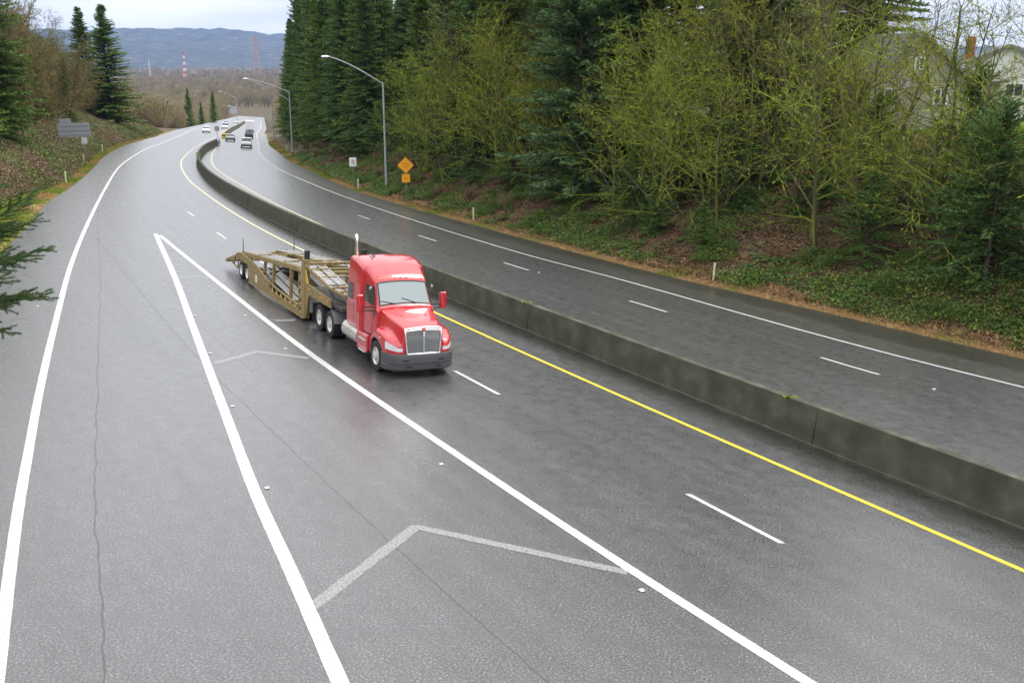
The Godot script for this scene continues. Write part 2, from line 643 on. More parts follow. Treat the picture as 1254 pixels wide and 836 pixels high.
func land() -> void:
	var us := [0.0, 0.4, 0.9, 1.6, 2.4, 3.4, 4.5, 6, 7.5, 9, 11, 13, 15, 17, 19, 21, 22.5, 25, 29, 34, 41, 50, 62, 80, 110, 160, 240, 400]
	var zs := []
	var z := 14.0
	while z > -9500.0:
		zs.append(z)
		z -= 2.0 if z > -130.0 else 4.0 if z > -320.0 else maxf(8.0, -z * 0.04)
	var mb := MB.new()
	var rows := []
	for zz in zs:
		var row := []
		var xl: float = cx("left_pave", zz)
		var xr: float = cx("opp_pave", zz)
		var far: float = 1.0 + maxf(0.0, -zz - 200.0) * 0.06
		for k in range(us.size() - 1, -1, -1):
			var x: float = xl - us[k] * far / skew("left_pave", zz) - 0.001
			row.append(gpt(x, zz))
		for k in 5:
			var x := lerpf(xl, xr, (k + 1) / 6.0)
			row.append(Vector3(x, base_y(x, zz) - 0.12, zz))
		for k in us.size():
			var x: float = xr + us[k] * far / skew("opp_pave", zz) + 0.001
			row.append(gpt(x, zz))
		rows.append(row)
	mb.loft(rows)
	structure("ground", mb.mesh(80.0), M.soil)
	# the strip of dead grass along the shoulder
	for q in [["opp_pave", 1.0], ["left_pave", -1.0]]:
		mb = MB.new()
		rows = []
		for i in 300:
			var zz := 10.0 - i
			var wide: float = (0.9 + 0.8 * hn.get_noise_1d(zz * 2.3) + 0.5 * hn.get_noise_1d(zz * 9.0 + 50.0)) / skew(q[0], zz)
			var row := []
			for k in 5:
				var x: float = cx(q[0], zz) + q[1] * (0.01 + maxf(0.3, wide) * k / 4.0)
				row.append(gpt(x, zz, 0.035 - 0.006 * k))
			rows.append(row)
		mb.loft(rows)
		structure("verge", mb.mesh(80.0), M.verge)
	# the lawn by the house on top of the bank
	mb = MB.new()
	rows = []
	for i in 24:
		var zz := -44.0 - i * 2.2
		var row := []
		for k in 16:
			var x: float = cx("opp_pave", zz) + (19.0 + hn.get_noise_1d(zz * 9.0) * 0.8 + k * 2.6) / skew("opp_pave", zz)
			row.append(gpt(x, zz, 0.05))
		rows.append(row)
	mb.loft(rows)
	structure("lawn", mb.mesh(80.0), M.lawn)

# a sheet of paving between two lines, u metres from the barrier
func paving(called: String, left: String, right: String, m: Material, from: String, wide: float, long: float, lo := 0.0, ro := 0.0) -> MeshInstance3D:
	var mb := MB.new()
	var rows := []
	var z := 14.0
	while z > -1000.0:
		var row := []
		var a := cx(left, z) + lo
		var b := cx(right, z) + ro
		var sk := skew(from, z)
		for k in 25:
			var x := lerpf(a, b, k / 24.0)
			row.append(Vector3(x, base_y(x, z), z))
			mb.uv2.append(Vector2(absf(x - cx(from, z)) * sk / wide, arc[clampi(int(ZN - z), 0, 1199)] / long))
		rows.append(row)
		z -= 1.0 if z > -200.0 else 4.0
	mb.loft(rows)
	return structure(called, mb.mesh(), m)

# a painted strip on a line, w wide, from z0 down to z1
func strip(parent: Node3D, called: String, line: String, z0: float, z1: float, w: float, m: Material, off := 0.0, lift := 0.006, wob := 0.0) -> void:
	var mb := MB.new()
	var rows := []
	var z := z0
	while true:
		var sk := skew(line, z)
		var o := off / sk + hn.get_noise_1d(z * 7.0) * wob
		var ww := w * (1.0 + (hn.get_noise_1d(z * 31.0) * 0.8 if wob > 0.0 else hn.get_noise_1d(z * 47.0) * 0.06))
		var xa := cx(line, z) + o - ww * 0.5 / sk
		var xb := cx(line, z) + o + ww * 0.5 / sk
		rows.append([Vector3(xa, base_y(xa, z) + lift, z), Vector3(xb, base_y(xb, z) + lift, z)])
		if z <= z1:
			break
		z = maxf(z1, z - (0.22 if z > -45.0 else 1.0 if z > -200.0 else 4.0))
	mb.loft(rows)
	put(called, mb.mesh(), m, parent)

# a painted band straight across from a to b
func band(parent: Node3D, called: String, a: Vector2, b: Vector2, w: float, m: Material, lift := 0.010, ends := 0.0) -> void:
	var mb := MB.new()
	var d := (b - a).normalized()
	var s := Vector2(-d.y, d.x) * w * 0.5
	var rows := []
	for k in 25:
		var q := a.lerp(b, k / 24.0)
		var sh := d * ends * (1.0 if k == 24 else -1.0 if k == 0 else 0.0)
		var e := q + s * (1.0 + hn.get_noise_2d(q.x * 60.0, q.y * 60.0) * 0.25)
		var f := q - s * (1.0 + hn.get_noise_2d(q.x * 60.0 + 99.0, q.y * 60.0) * 0.25) + sh
		rows.append([Vector3(e.x, base_y(e.x, e.y) + lift, e.y), Vector3(f.x, base_y(f.x, f.y) + lift, f.y)])
	mb.loft(rows)
	put(called, mb.mesh(), m, parent)

func roads() -> void:
	var road := paving("road", "left_pave", "bar", M.asphalt, "bar", 36.0, 108.0, 0.0, 0.35)
	var opp := paving("opposite_road", "bar", "opp_white", M.asphalt_far, "bar", 18.0, 108.0, 0.36, 0.12)
	paving("shoulder", "opp_white", "opp_pave", M.shoulder, "opp_white", 6.0, 108.0, 0.121, 0.0)
	strip(road, "edge_line", "left_line", 14, -640, 0.22, M.white)
	strip(road, "gore_line", "gore", 14, -62.2, 0.27, M.white)
	strip(road, "lane_line", "lane", 14, -61.6, 0.24, M.white, 0.1)
	strip(road, "yellow_edge_line", "yellow", 14, -46, 0.15, M.yellow)
	strip(road, "yellow_edge_line", "yellow", -46, -640, 0.16, M.pale_yellow)
	strip(opp, "white_edge_line", "opp_white", 14, -640, 0.16, M.white, -0.12)
	strip(opp, "yellow_edge_line", "opp_yellow", 14, -640, 0.14, M.pale_yellow)
	# skip lines: three metres in every twelve
	dashes(road, "dash", -19.6, 12.1, 3.05, 6)
	dashes(opp, "opp_dash", -35.2, 12.1, 2.8, 5)
	# seams in the paving
	strip(road, "paving_seam", "lane", 14, -60, 0.030, M.seam, -3.6, 0.0015, 0.05)
	strip(road, "paving_seam", "gore", 14, -90, 0.035, M.seam, -3.3, 0.0015, 0.07)
	# worn chevrons in the gore
	band(road, "chevron_arm", Vector2(-3.5, -15.75), Vector2(-2.0, -19.5), 0.26, M.worn, 0.003)
	band(road, "chevron_arm", Vector2(-2.05, -19.45), Vector2(2.25, -17.75), 0.24, M.worn, 0.0045)
	band(road, "chevron_arm", Vector2(-9.8, -31.9), Vector2(-8.85, -33.8), 0.28, M.worn, 0.003)
	band(road, "chevron_arm", Vector2(-8.9, -33.75), Vector2(-6.95, -33.2), 0.28, M.worn, 0.0045)
	band(road, "chevron_arm", Vector2(-15.9, -46.9), Vector2(-15.3, -48.0), 0.26, M.worn, 0.003)
	band(road, "chevron_arm", Vector2(-15.35, -47.95), Vector2(-14.5, -47.5), 0.26, M.worn, 0.0045)
	band(road, "old_line", Vector2(-12.3, -38.2), Vector2(-8.3, -31.2), 0.22, M.faint, 0.0025)
	band(road, "old_line", Vector2(-16.5, -47.0), Vector2(-12.9, -39.6), 0.16, M.faint, 0.0025)
	band(road, "paint_patch", Vector2(-9.35, -38.95), Vector2(-8.75, -39.2), 0.42, M.worn, 0.0025, 0.15)
	# raised markers
	var mk := MB.new()
	mk.bx(Vector3(0, 0.012, 0), Vector3(0.11, 0.024, 0.11), 0.011)
	var mm := mk.mesh(30.0)
	var pts := [[-1.75, -23.3], [2.43, -16.99], [-5.55, -21.17], [-7.96, -27.22], [-10.3, -33.14], [-8.0, -34.33], [-10.75, -39.53], [-13.9, -45.32], [-12.59, -39.0], [-14.88, -44.83], [-16.37, -48.7], [-18.9, -39.2]]
	for q in pts:
		var o := put("road_marker", mm, M.white, road)
		o.position = Vector3(q[0], base_y(q[0], q[1]) + 0.006, q[1])
		o.rotation.y = 0.5
	for q in [[14.62, -33.3], [1.48, -54.69]]:
		var o := put("road_marker", mm, M.white, opp)
		o.position = Vector3(q[0], base_y(q[0], q[1]) + 0.006, q[1])
		o.rotation.y = 0.6

func dashes(parent: Node3D, line: String, z0: float, every: float, long: float, count: int) -> void:
	var z := z0
	while z < 10.0:
		z += every * skew(line, z)
		count += 1
	for k in count:
		var sk := skew(line, z)
		strip(parent, "lane_dash", line, z, z - long * sk, 0.13, M.white)
		z -= every * sk

func barriers() -> void:
	barrier("bar", 12.5, -179.0, "long mossy concrete median barrier running past the red truck", 15.2)
	barrier("bar", -222.5, -520.0, "far concrete median barrier with a yellow marker on its end", 30.0)

func barrier(line: String, z0: float, z1: float, label: String, every: float) -> void:
	var t := thing("concrete_barrier", label, "barrier", on(line, z0))
	var org := t.position
	var prof := [[0.0, -0.05], [0.0, 0.09], [0.05, 0.12], [0.17, 1.10], [0.19, 1.13], [0.40, 1.13], [0.42, 1.10], [0.54, 0.12], [0.59, 0.09], [0.59, -0.05]]
	var z := z0
	while z > z1:
		var e := maxf(z1, z - every * skew(line, z))
		var mb := MB.new()
		var rings := []
		var n := maxi(2, int((z - e) / 1.2))
		for k in n + 1:
			var zz := lerpf(z - 0.004, e + 0.004, float(k) / n)
			var sk := skew(line, zz)
			var x0 := cx(line, zz)
			var rt := Vector3(sk, 0, -sqrt(1.0 - sk * sk))
			var ring := []
			for q in prof:
				var wav: float = hn.get_noise_2d(zz * 3.0, q[1] * 20.0) * 0.006
				var b: Vector3 = Vector3(x0, 0, zz) + rt * (q[0] + wav)
				ring.append(Vector3(b.x, base_y(x0, zz) + q[1], b.z) - org)
			rings.append(ring)
		mb.loft(rings)
		mb.fan(rings[0]); mb.fan(rings[n], true)
		put("panel", mb.mesh(30.0), M.concrete, t)
		z = e

# ---------------------------------------------------------------- the red tractor
# local axes: x forward, y up, z to the truck's own right
var HITCH := Vector3.ZERO

func table(rows: Array, s: float) -> Array:
	var k := 0
	while k < rows.size() - 2 and s < rows[k + 1][0]:
		k += 1
	var a: Array = rows[k]
	var b: Array = rows[k + 1]
	var t := clampf((s - a[0]) / (b[0] - a[0]), 0.0, 1.0)
	var o := []
	for q in a.size():
		o.append(lerpf(a[q], b[q], t))
	return o

# s, bottom, half width at the bottom, at the belt, at the top, top height, corner radius, crown
const CAB := [
	[-0.40, 1.00, 1.00, 0.99, 0.94, 2.00, 0.08, 0.05], [-0.50, 1.00, 1.04, 1.02, 0.95, 2.06, 0.08, 0.06],
	[-0.72, 1.00, 1.07, 1.05, 0.92, 2.43, 0.08, 0.06], [-0.93, 1.00, 1.09, 1.07, 0.90, 2.76, 0.08, 0.05], [-0.955, 1.00, 1.09, 1.07, 0.905, 2.80, 0.08, 0.05],
	[-1.00, 1.00, 1.09, 1.07, 0.92, 2.87, 0.12, 0.05], [-1.12, 1.00, 1.09, 1.075, 0.95, 2.97, 0.16, 0.05], [-1.35, 1.00, 1.09, 1.08, 0.98, 3.10, 0.18, 0.05],
	[-1.62, 1.00, 1.10, 1.09, 1.02, 3.22, 0.20, 0.05], [-1.70, 1.00, 1.20, 1.20, 1.10, 3.25, 0.20, 0.05], [-2.0, 1.0, 1.21, 1.21, 1.12, 3.33, 0.2, 0.04],
	[-2.4, 1.0, 1.21, 1.21, 1.12, 3.40, 0.18, 0.03], [-2.75, 1.0, 1.21, 1.21, 1.12, 3.42, 0.16, 0.03], [-2.98, 1.0, 1.21, 1.21, 1.12, 3.40, 0.15, 0.03], [-3.06, 1.02, 1.17, 1.17, 1.07, 3.34, 0.15, 0.03]]

func cab_ring(s: float) -> Array:
	var q := table(CAB, s)
	var hb: float = q[1]; var ht: float = q[5]; var r: float = q[6]; var wt: float = q[4]
	var hm := minf(1.95, ht - r - 0.03)
	var o := [Vector2(q[2] - 0.03, hb), Vector2(q[2], hb + 0.04), Vector2(lerpf(q[2], q[3], 0.5) + 0.012, lerpf(hb, hm, 0.5)), Vector2(q[3], hm)]
	o.append(Vector2(lerpf(q[3], wt, 0.5) + 0.012, lerpf(hm, ht - r, 0.5)))
	for k in 5:
		var a := k / 4.0 * PI * 0.5
		o.append(Vector2(wt - r + cos(a) * r, ht - r + sin(a) * r))
	o.append(Vector2((wt - r) * 0.55, ht + q[7] * 0.75))
	o.append(Vector2(0.0, ht + q[7]))
	return o

func side_l(s: float, h: float) -> float:
	var r := cab_ring(s)
	for k in r.size() - 1:
		if h >= r[k].y and h <= r[k + 1].y:
			return lerpf(r[k].x, r[k + 1].x, (h - r[k].y) / maxf(0.0001, r[k + 1].y - r[k].y))
	return r[0].x if h < r[0].y else 0.0

func top_h(s: float, l: float) -> float:
	var r := cab_ring(s)
	var x := absf(l)
	for k in range(r.size() - 1, 0, -1):
		if x >= r[k].x and x <= r[k - 1].x:
			return lerpf(r[k].y, r[k - 1].y, (x - r[k].x) / maxf(0.0001, r[k - 1].x - r[k].x))
	return r[0].y

func both(half: Array, s: float) -> Array:
	var o := []
	for q in half:
		o.append(Vector3(s, q.y, q.x))
	for k in range(half.size() - 2, -1, -1):
		o.append(Vector3(s, half[k].y, -half[k].x))
	return o

# closes the end of a mirrored ring, level by level
func closing(mb: MB, ring: Array) -> void:
	var rows := []
	for k in ring.size() / 2 + 1:
		rows.append([ring[k], ring[ring.size() - 1 - k]])
	mb.loft(rows)

# a patch lying on the cab's side; outline given as (s, h) rows top to bottom
func side_patch(mb: MB, rows: Array, side: float, proud: float) -> void:
	var g := []
	for r in rows:
		var o := []
		for k in 7:
			var q: Vector2 = r[0].lerp(r[1], k / 6.0)
			o.append(Vector3(q.x, q.y, side * (side_l(q.x, q.y) + proud)))
		g.append(o)
	mb.loft(g, false, side < 0)

func seam(mb: MB, pts: Array, side: float, w := 0.012) -> void:
	var path := []
	for k in pts.size() - 1:
		for e in 6:
			var q: Vector2 = pts[k].lerp(pts[k + 1], e / 5.0)
			path.append(Vector3(q.x, q.y, side * (side_l(q.x, q.y) + 0.001)))
	var rad := []
	for q in path:
		rad.append(w * 0.5)
	mb.tube(path, rad, 4, false)

const HOOD := [
	[1.145, 1.585, 0.64, 1.00, 0.80], [1.12, 1.64, 0.68, 1.04, 0.87], [1.06, 1.67, 0.70, 1.10, 0.96], [0.95, 1.70, 0.72, 1.18, 1.05], [0.75, 1.75, 0.76, 1.29, 1.15],
	[0.5, 1.80, 0.81, 1.39, 1.20], [0.25, 1.85, 0.85, 1.44, 1.22], [0.0, 1.90, 0.89, 1.445, 1.22], [-0.2, 1.94, 0.92, 1.40, 1.21], [-0.4, 1.99, 0.945, 1.30, 1.19], [-0.6, 2.02, 0.955, 1.16, 1.16], [-0.9, 2.02, 0.955, 1.02, 1.13]]

func hood_ring(s: float) -> Array:
	var q := table(HOOD, s)
	var hc: float = q[1]; var wh: float = q[2]; var hf: float = q[3]; var wo: float = q[4]
	var low := 0.76 if s > 0 else 0.50
	if absf(s) < 0.66:
		low = maxf(low, minf(0.51 + sqrt(0.66 * 0.66 - s * s) * 0.95, hf - 0.20))
	if s > 1.0:
		low = lerpf(0.76, 0.74, (s - 1.0) / 0.145)
	var la := minf(wh + 0.05, wo - 0.13)
	return [Vector2(wo - 0.05, low - 0.0), Vector2(wo, low + 0.02), Vector2(wo, hf - 0.14), Vector2(wo - 0.02, hf - 0.07), Vector2(wo - 0.07, hf - 0.015), Vector2(wo - 0.12, hf), Vector2(la, hf + 0.035), Vector2(minf(la - 0.02, wh + 0.015), lerpf(hf, hc, 0.30)),
		Vector2(wh - 0.015, hc - 0.15), Vector2(wh - 0.05, hc - 0.05), Vector2(wh - 0.12, hc - 0.008), Vector2(wh * 0.5, hc + 0.015), Vector2(wh * 0.44, hc + 0.028), Vector2(0.0, hc + 0.035)]

func wheel(parent: Node3D, at: Vector3, side: float, r: float, w: float, dish: float, hub_out: float, rim_mat: Material) -> void:
	var n := Node3D.new()
	n.name = "wheel"
	parent.add_child(n, true)
	n.position = at
	var t := Transform3D(Basis(Vector3(1, 0, 0), Vector3(0, 0, side), Vector3(0, -side, 0)), Vector3.ZERO)
	var h := w * 0.5
	var rr := r * 0.585
	var mb := MB.new()
	var prof := [Vector2(rr, -h * 0.92), Vector2(r * 0.86, -h), Vector2(r * 0.965, -h * 0.92), Vector2(r, -h * 0.74)]
	for k in 3:
		var c := (-0.44 + 0.44 * k) * h
		prof += [Vector2(r, c - 0.016), Vector2(r - 0.014, c - 0.010), Vector2(r - 0.014, c + 0.010), Vector2(r, c + 0.016)]
	prof += [Vector2(r, h * 0.74), Vector2(r * 0.965, h * 0.92), Vector2(r * 0.86, h), Vector2(rr + 0.02, h * 0.96), Vector2(rr, h * 0.88)]
	mb.lathe(t, prof, 32)
	put("tyre", mb.mesh(35.0), M.rubber, n)
	mb = MB.new()
	mb.lathe(t, [Vector2(rr, -h * 0.9), Vector2(rr, h * 0.9), Vector2(rr - 0.012, h * 0.95), Vector2(rr - 0.03, h * 0.88), Vector2(rr - 0.045, h - dish * 0.7), Vector2(rr * 0.72, h - dish), Vector2(rr * 0.5, h - dish * 0.85), Vector2(rr * 0.42, h - dish * 0.8), Vector2(rr * 0.40, h + hub_out * 0.8), Vector2(rr * 0.32, h + hub_out), Vector2(0.001, h + hub_out)], 32)
	for k in 10:
		var a := TAU * k / 10.0
		var c := t * Vector3(cos(a) * rr * 0.56, h - dish * 0.86, sin(a) * rr * 0.56)
		mb.tube([c, c + Vector3(0, 0, side * 0.045)], [0.018, 0.016], 6)
	put("rim", mb.mesh(35.0), rim_mat, n)
	mb = MB.new()
	for k in 10:
		var a := TAU * (k + 0.5) / 10.0
		var c := t * Vector3(cos(a) * rr * 0.78, h - dish * 0.93, sin(a) * rr * 0.78)
		mb.tube([c, c + Vector3(0, 0, side * 0.006)], [0.026, 0.026], 8)
	put("hand_holes", mb.mesh(), M.black, n).set_meta("kind", "stuff")

func frame_at(x: float, z: float, heading: float) -> Transform3D:
	var n := Vector3(-PA, 1.0, -PB).normalized()
	var f := Vector3(sin(heading), 0, cos(heading))
	f = (f - n * f.dot(n)).normalized()
	return Transform3D(Basis(f, n, f.cross(n)), Vector3(x, base_y(x, z), z))

func truck() -> void:
	var red := mat(0.44, 0.005, 0.014, 0.28, 0.0, 0.55)
	red.clearcoat_enabled = true
	red.clearcoat = 1.0
	red.clearcoat_roughness = 0.04
	var glass := mat(0.22, 0.25, 0.25, 0.04, 0.85)
	var dark_glass := mat(0.03, 0.035, 0.04, 0.04, 0.0, 0.9)
	var plastic := mat(0.060, 0.062, 0.068, 0.45)
	var alu := mat(0.62, 0.61, 0.57, 0.32, 0.75)
	var lens := mat(0.75, 0.76, 0.78, 0.12, 0.3, 0.8)
	var amber := mat(0.85, 0.50, 0.28, 0.2)
	M.steel_wheel = mat(0.66, 0.65, 0.62, 0.35, 0.5)
	var t := thing("semi_truck", "red long-nose semi truck with chrome grille, pulling the empty car hauler", "truck")
	t.transform = frame_at(-3.47, -32.56, deg_to_rad(27.2))
	# cab and sleeper
	var mb := MB.new()
	var rings := []
	var ss := []
	for k in CAB.size() - 1:
		for e in 3:
			ss.append(lerpf(CAB[k][0], CAB[k + 1][0], e / 3.0))
	ss.append(CAB[-1][0])
	for s in ss:
		rings.append(both(cab_ring(s), s))
	mb.loft(rings)
	closing(mb, rings[0]); closing(mb, rings[-1])
	put("cab", mb.mesh(32.0), red, t)
	# hood and wings
	mb = MB.new()
	rings = []
	for k in 64:
		rings.append(both(hood_ring(1.145 - k * 2.045 / 63.0), 1.145 - k * 2.045 / 63.0))
	mb.loft(rings)
	closing(mb, rings[0])
	put("hood", mb.mesh(34.0), red, t)
	mb = MB.new()
	mb.bx(Vector3(0.15, 0.95, 0), Vector3(1.5, 0.9, 1.2))
	mb.bx(Vector3(0.0, 0.78, 0), Vector3(1.36, 0.62, 1.7))
	mb.bx(Vector3(-0.75, 0.8, 0), Vector3(0.1, 0.7, 2.1))
	put("engine_bay", mb.mesh(), M.black, t)
	for side in [-1.0, 1.0]:
		mb = MB.new()
		var path := []
		for k in 19:
			var a := deg_to_rad(-8.0 + 196.0 * k / 18.0)
			var s := cos(a) * 0.655
			var y := 0.51 + maxf(sin(a), -0.1) * 0.655 * 0.95
			path.append(Vector3(s, minf(y, table(HOOD, s)[3] - 0.20), side * (float(table(HOOD, s)[4]) - 0.02)))
		var rad := []
		rad.resize(19); rad.fill(0.028)
		mb.tube(path, rad, 6)
		put("wing_lip", mb.mesh(40.0), plastic, t)
	# windscreen: black surround and glass
	for kind in 2:
		mb = MB.new()
		rings = []
		var sA: float = [-0.495, -0.520][kind]
		var sB: float = [-0.945, -0.915][kind]
		for i in 9:
			var s: float = lerpf(sA, sB, i / 8.0)
			var w: float = cab_ring(s)[7].x - [0.0, 0.045][kind]
			var row := []
			for k in 15:
				var l := lerpf(w, -w, k / 14.0)
				row.append(Vector3(s, top_h(s, l), l) + Vector3(0.87, 0.5, 0) * [0.007, 0.014][kind])
			rings.append(row)
		mb.loft(rings)
		put(["windscreen_seal", "windscreen"][kind], mb.mesh(30.0), [M.black, glass][kind], t)
	for l in [0.42, -0.38]:
		mb = MB.new()
		var path := []
		for k in 6:
			var q: float = l + 0.50 * k / 5.0
			path.append(Vector3(-0.51 - 0.018 * k, top_h(-0.51 - 0.018 * k, q), q) + Vector3(0.87, 0.5, 0) * 0.03)
		mb.tube(path, [0.014, 0.012, 0.01, 0.01, 0.01, 0.008], 5)
		put("wiper", mb.mesh(40.0), M.black, t)
	for side in [-1.0, 1.0]:
		# door, window and sleeper window
		mb = MB.new()
		side_patch(mb, [[Vector2(-0.97, 2.66), Vector2(-1.50, 2.66)], [Vector2(-0.86, 2.45), Vector2(-1.53, 2.45)], [Vector2(-0.72, 2.16), Vector2(-1.53, 2.16)], [Vector2(-0.66, 2.05), Vector2(-1.53, 2.08)]], side, 0.010)
		put("side_window", mb.mesh(30.0), dark_glass, t)
		mb = MB.new()
		side_patch(mb, [[Vector2(-2.40, 2.52), Vector2(-2.88, 2.52)], [Vector2(-2.40, 1.94), Vector2(-2.88, 1.94)]], side, 0.010)
		put("sleeper_window", mb.mesh(30.0), dark_glass, t)
		mb = MB.new()
		side_patch(mb, [[Vector2(-0.93, 2.73), Vector2(-1.56, 2.73)], [Vector2(-0.80, 2.45), Vector2(-1.58, 2.45)], [Vector2(-0.62, 2.0), Vector2(-1.58, 2.0)], [Vector2(-0.66, 1.5), Vector2(-1.58, 1.5)], [Vector2(-0.80, 1.06), Vector2(-1.56, 1.06)]], side, 0.005)
		var door := put("door", mb.mesh(30.0), red, t)
		mb = MB.new()
		mb.box(Transform3D(Basis(), Vector3(-1.42, 1.72, side * (side_l(-1.42, 1.72) + 0.02))), Vector3(0.16, 0.045, 0.03), 0.01)
		put("handle", mb.mesh(30.0), M.chrome, door)
		mb = MB.new()
		seam(mb, [Vector2(-0.93, 2.735), Vector2(-0.61, 2.0), Vector2(-0.79, 1.05), Vector2(-1.57, 1.05), Vector2(-1.59, 2.0), Vector2(-1.57, 2.735), Vector2(-0.93, 2.735)], side, 0.014)
		seam(mb, [Vector2(-1.76, 2.62), Vector2(-2.96, 2.62)], side)
		seam(mb, [Vector2(-2.25, 1.02), Vector2(-2.25, 2.62)], side)
		seam(mb, [Vector2(-2.25, 1.72), Vector2(-2.98, 1.72)], side)
		put("panel_gap", mb.mesh(), M.black, t)
		# roof fairing scoop on the sleeper side
		mb = MB.new()
		side_patch(mb, [[Vector2(-1.95, 3.02), Vector2(-2.9, 3.10)], [Vector2(-2.0, 2.92), Vector2(-2.9, 2.98)]], side, 0.012)
		put("roof_trim", mb.mesh(30.0), red, t)
		# air intake behind the wing
		mb = MB.new()
		side_patch(mb, [[Vector2(-0.47, 1.95), Vector2(-0.62, 1.98)], [Vector2(-0.45, 1.80), Vector2(-0.75, 1.70)]], side, 0.006)
		put("cowl_vent", mb.mesh(), plastic, t)
		# mirrors on two arms
		var mir := Node3D.new()
		mir.name = "mirror"
		t.add_child(mir, true)
		mb = MB.new()
		mb.box(Transform3D(Basis(Vector3.UP, side * 0.12), Vector3(-0.80, 2.13, side * 1.50)), Vector3(0.15, 0.58, 0.24), 0.045)
		put("housing", mb.mesh(60.0), red, mir)
		mb = MB.new()
		mb.box(Transform3D(Basis(Vector3.UP, side * 0.12), Vector3(-0.877, 2.13, side * 1.51)), Vector3(0.006, 0.48, 0.19))
		put("mirror_glass", mb.mesh(), M.chrome, mir)
		mb = MB.new()
		for y in [2.0, 1.88]:
			mb.tube([Vector3(-0.62, y + 0.02, side * 1.03), Vector3(-0.72, y + 0.01, side * 1.25), Vector3(-0.78, y, side * 1.46)], [0.026, 0.024, 0.024], 6)
		put("arm", mb.mesh(40.0), M.black, mir)
		if side < 0:
			mb = MB.new()
			mb.tube([Vector3(-0.78, 2.3, -1.46), Vector3(-0.80, 3.35, -1.47)], [0.010, 0.005], 5)
			put("aerial", mb.mesh(), M.black, mir)
		# look-down mirror above the door window
		mb = MB.new()
		mb.lathe(Transform3D(Basis(Vector3(1, 0, 0), Vector3(0, 0.3, side).normalized(), Vector3(0, -side, 0.3).normalized()), Vector3(-0.90, 2.60, side * 1.09)), [Vector2(0.075, 0.0), Vector2(0.07, 0.03), Vector2(0.04, 0.055), Vector2(0.001, 0.06)], 16)
		put("lookdown_mirror", mb.mesh(60.0), mat(0.25, 0.25, 0.26, 0.25, 0.4), t)
		# headlamps wrap the corner of the wing
		mb = MB.new()
		var hl := []
		for i in 5:
			var h := lerpf(0.90, 1.0, i / 4.0)
			var row := []
			for k in 9:
				var f := k / 8.0
				var s := lerpf(1.135, 0.74, f * f)
				var wo: float = table(HOOD, s)[4]
				var hf: float = table(HOOD, s)[3]
				var hh := lerpf(0.875 + 0.06 * f, minf(hf - 0.03, 0.985 + 0.20 * f), i / 4.0)
				row.append(Vector3(s + 0.016, hh, side * (wo + 0.014 if k > 0 else 0.70)))
			hl.append(row)
		mb.loft(hl, false, side < 0)
		var lamp := put("headlight", mb.mesh(50.0), lens, t)
		for q in [[1.10, 0.93, 0.80], [1.04, 0.99, 0.97]]:
			mb = MB.new()
			mb.lathe(Transform3D(Basis(Vector3(0, 0, 1), Vector3(0.95, 0, side * 0.3).normalized(), Vector3(-0.3, 0, side * 0.95)), Vector3(q[0] + 0.02, q[1], side * q[2])), [Vector2(0.05, 0.0), Vector2(0.045, 0.012), Vector2(0.001, 0.02)], 12)
			put("bulb_cover", mb.mesh(50.0), mat(0.25, 0.26, 0.28, 0.1, 0.6), lamp)
		mb = MB.new()
		mb.bx(Vector3(0.42, 1.22, side * 1.225), Vector3(0.10, 0.05, 0.03), 0.01)
		put("turn_light", mb.mesh(), amber, t)
		# skirt and steps under the door
		mb = MB.new()
		mb.box(Transform3D(Basis(), Vector3(-1.42, 0.76, side * 1.12)), Vector3(1.08, 0.50, 0.16), 0.04)
		mb.box(Transform3D(Basis(), Vector3(-1.42, 0.45, side * 1.10)), Vector3(1.0, 0.14, 0.2), 0.03)
		put("side_skirt", mb.mesh(40.0), red, t)
		for y in [[0.40, 1.19], [0.80, 1.19]]:
			mb = MB.new()
			mb.bx(Vector3(-1.30, y[0], side * y[1]), Vector3(0.62, 0.05, 0.14), 0.015)
			for k in 7:
				mb.bx(Vector3(-1.57 + k * 0.09, y[0] + 0.027, side * y[1]), Vector3(0.03, 0.012, 0.12))
			put("step", mb.mesh(30.0), alu, t)
		# fuel tank with straps
		mb = MB.new()
		var tt := Transform3D(Basis(Vector3(0, 1, 0), Vector3(-1, 0, 0), Vector3(0, 0, 1)), Vector3(-1.99, 0.72, side * 0.93))
		mb.lathe(tt, [Vector2(0.001, 0.0), Vector2(0.27, 0.0), Vector2(0.31, 0.02), Vector2(0.325, 0.06), Vector2(0.325, 1.47), Vector2(0.31, 1.51), Vector2(0.27, 1.53), Vector2(0.001, 1.53)], 32)
		var tank := put("fuel_tank", mb.mesh(30.0), alu, t)
		for x in [0.3, 1.2]:
			mb = MB.new()
			mb.lathe(tt, [Vector2(0.325, x - 0.03), Vector2(0.336, x - 0.03), Vector2(0.336, x + 0.03), Vector2(0.325, x + 0.03)], 32)
			put("strap", mb.mesh(30.0), M.chrome, tank)
		# rails, wheels and quarter fenders
		mb = MB.new()
		mb.bx(Vector3(-3.2, 0.88, side * 0.42), Vector3(8.2, 0.26, 0.09), 0.01)
		put("frame_rail", mb.mesh(), M.black, t)
		wheel(t, Vector3(0, 0.51, side * 1.06), side, 0.51, 0.30, 0.06, 0.05, M.steel_wheel)
		for s in [-5.0, -6.32]:
			wheel(t, Vector3(s, 0.51, side * 1.07), side, 0.51, 0.29, 0.15, 0.02, M.steel_wheel)
			wheel(t, Vector3(s, 0.51, side * 0.74), side, 0.51, 0.29, 0.15, 0.02, M.steel_wheel)
		mb = MB.new()
		var fr := []
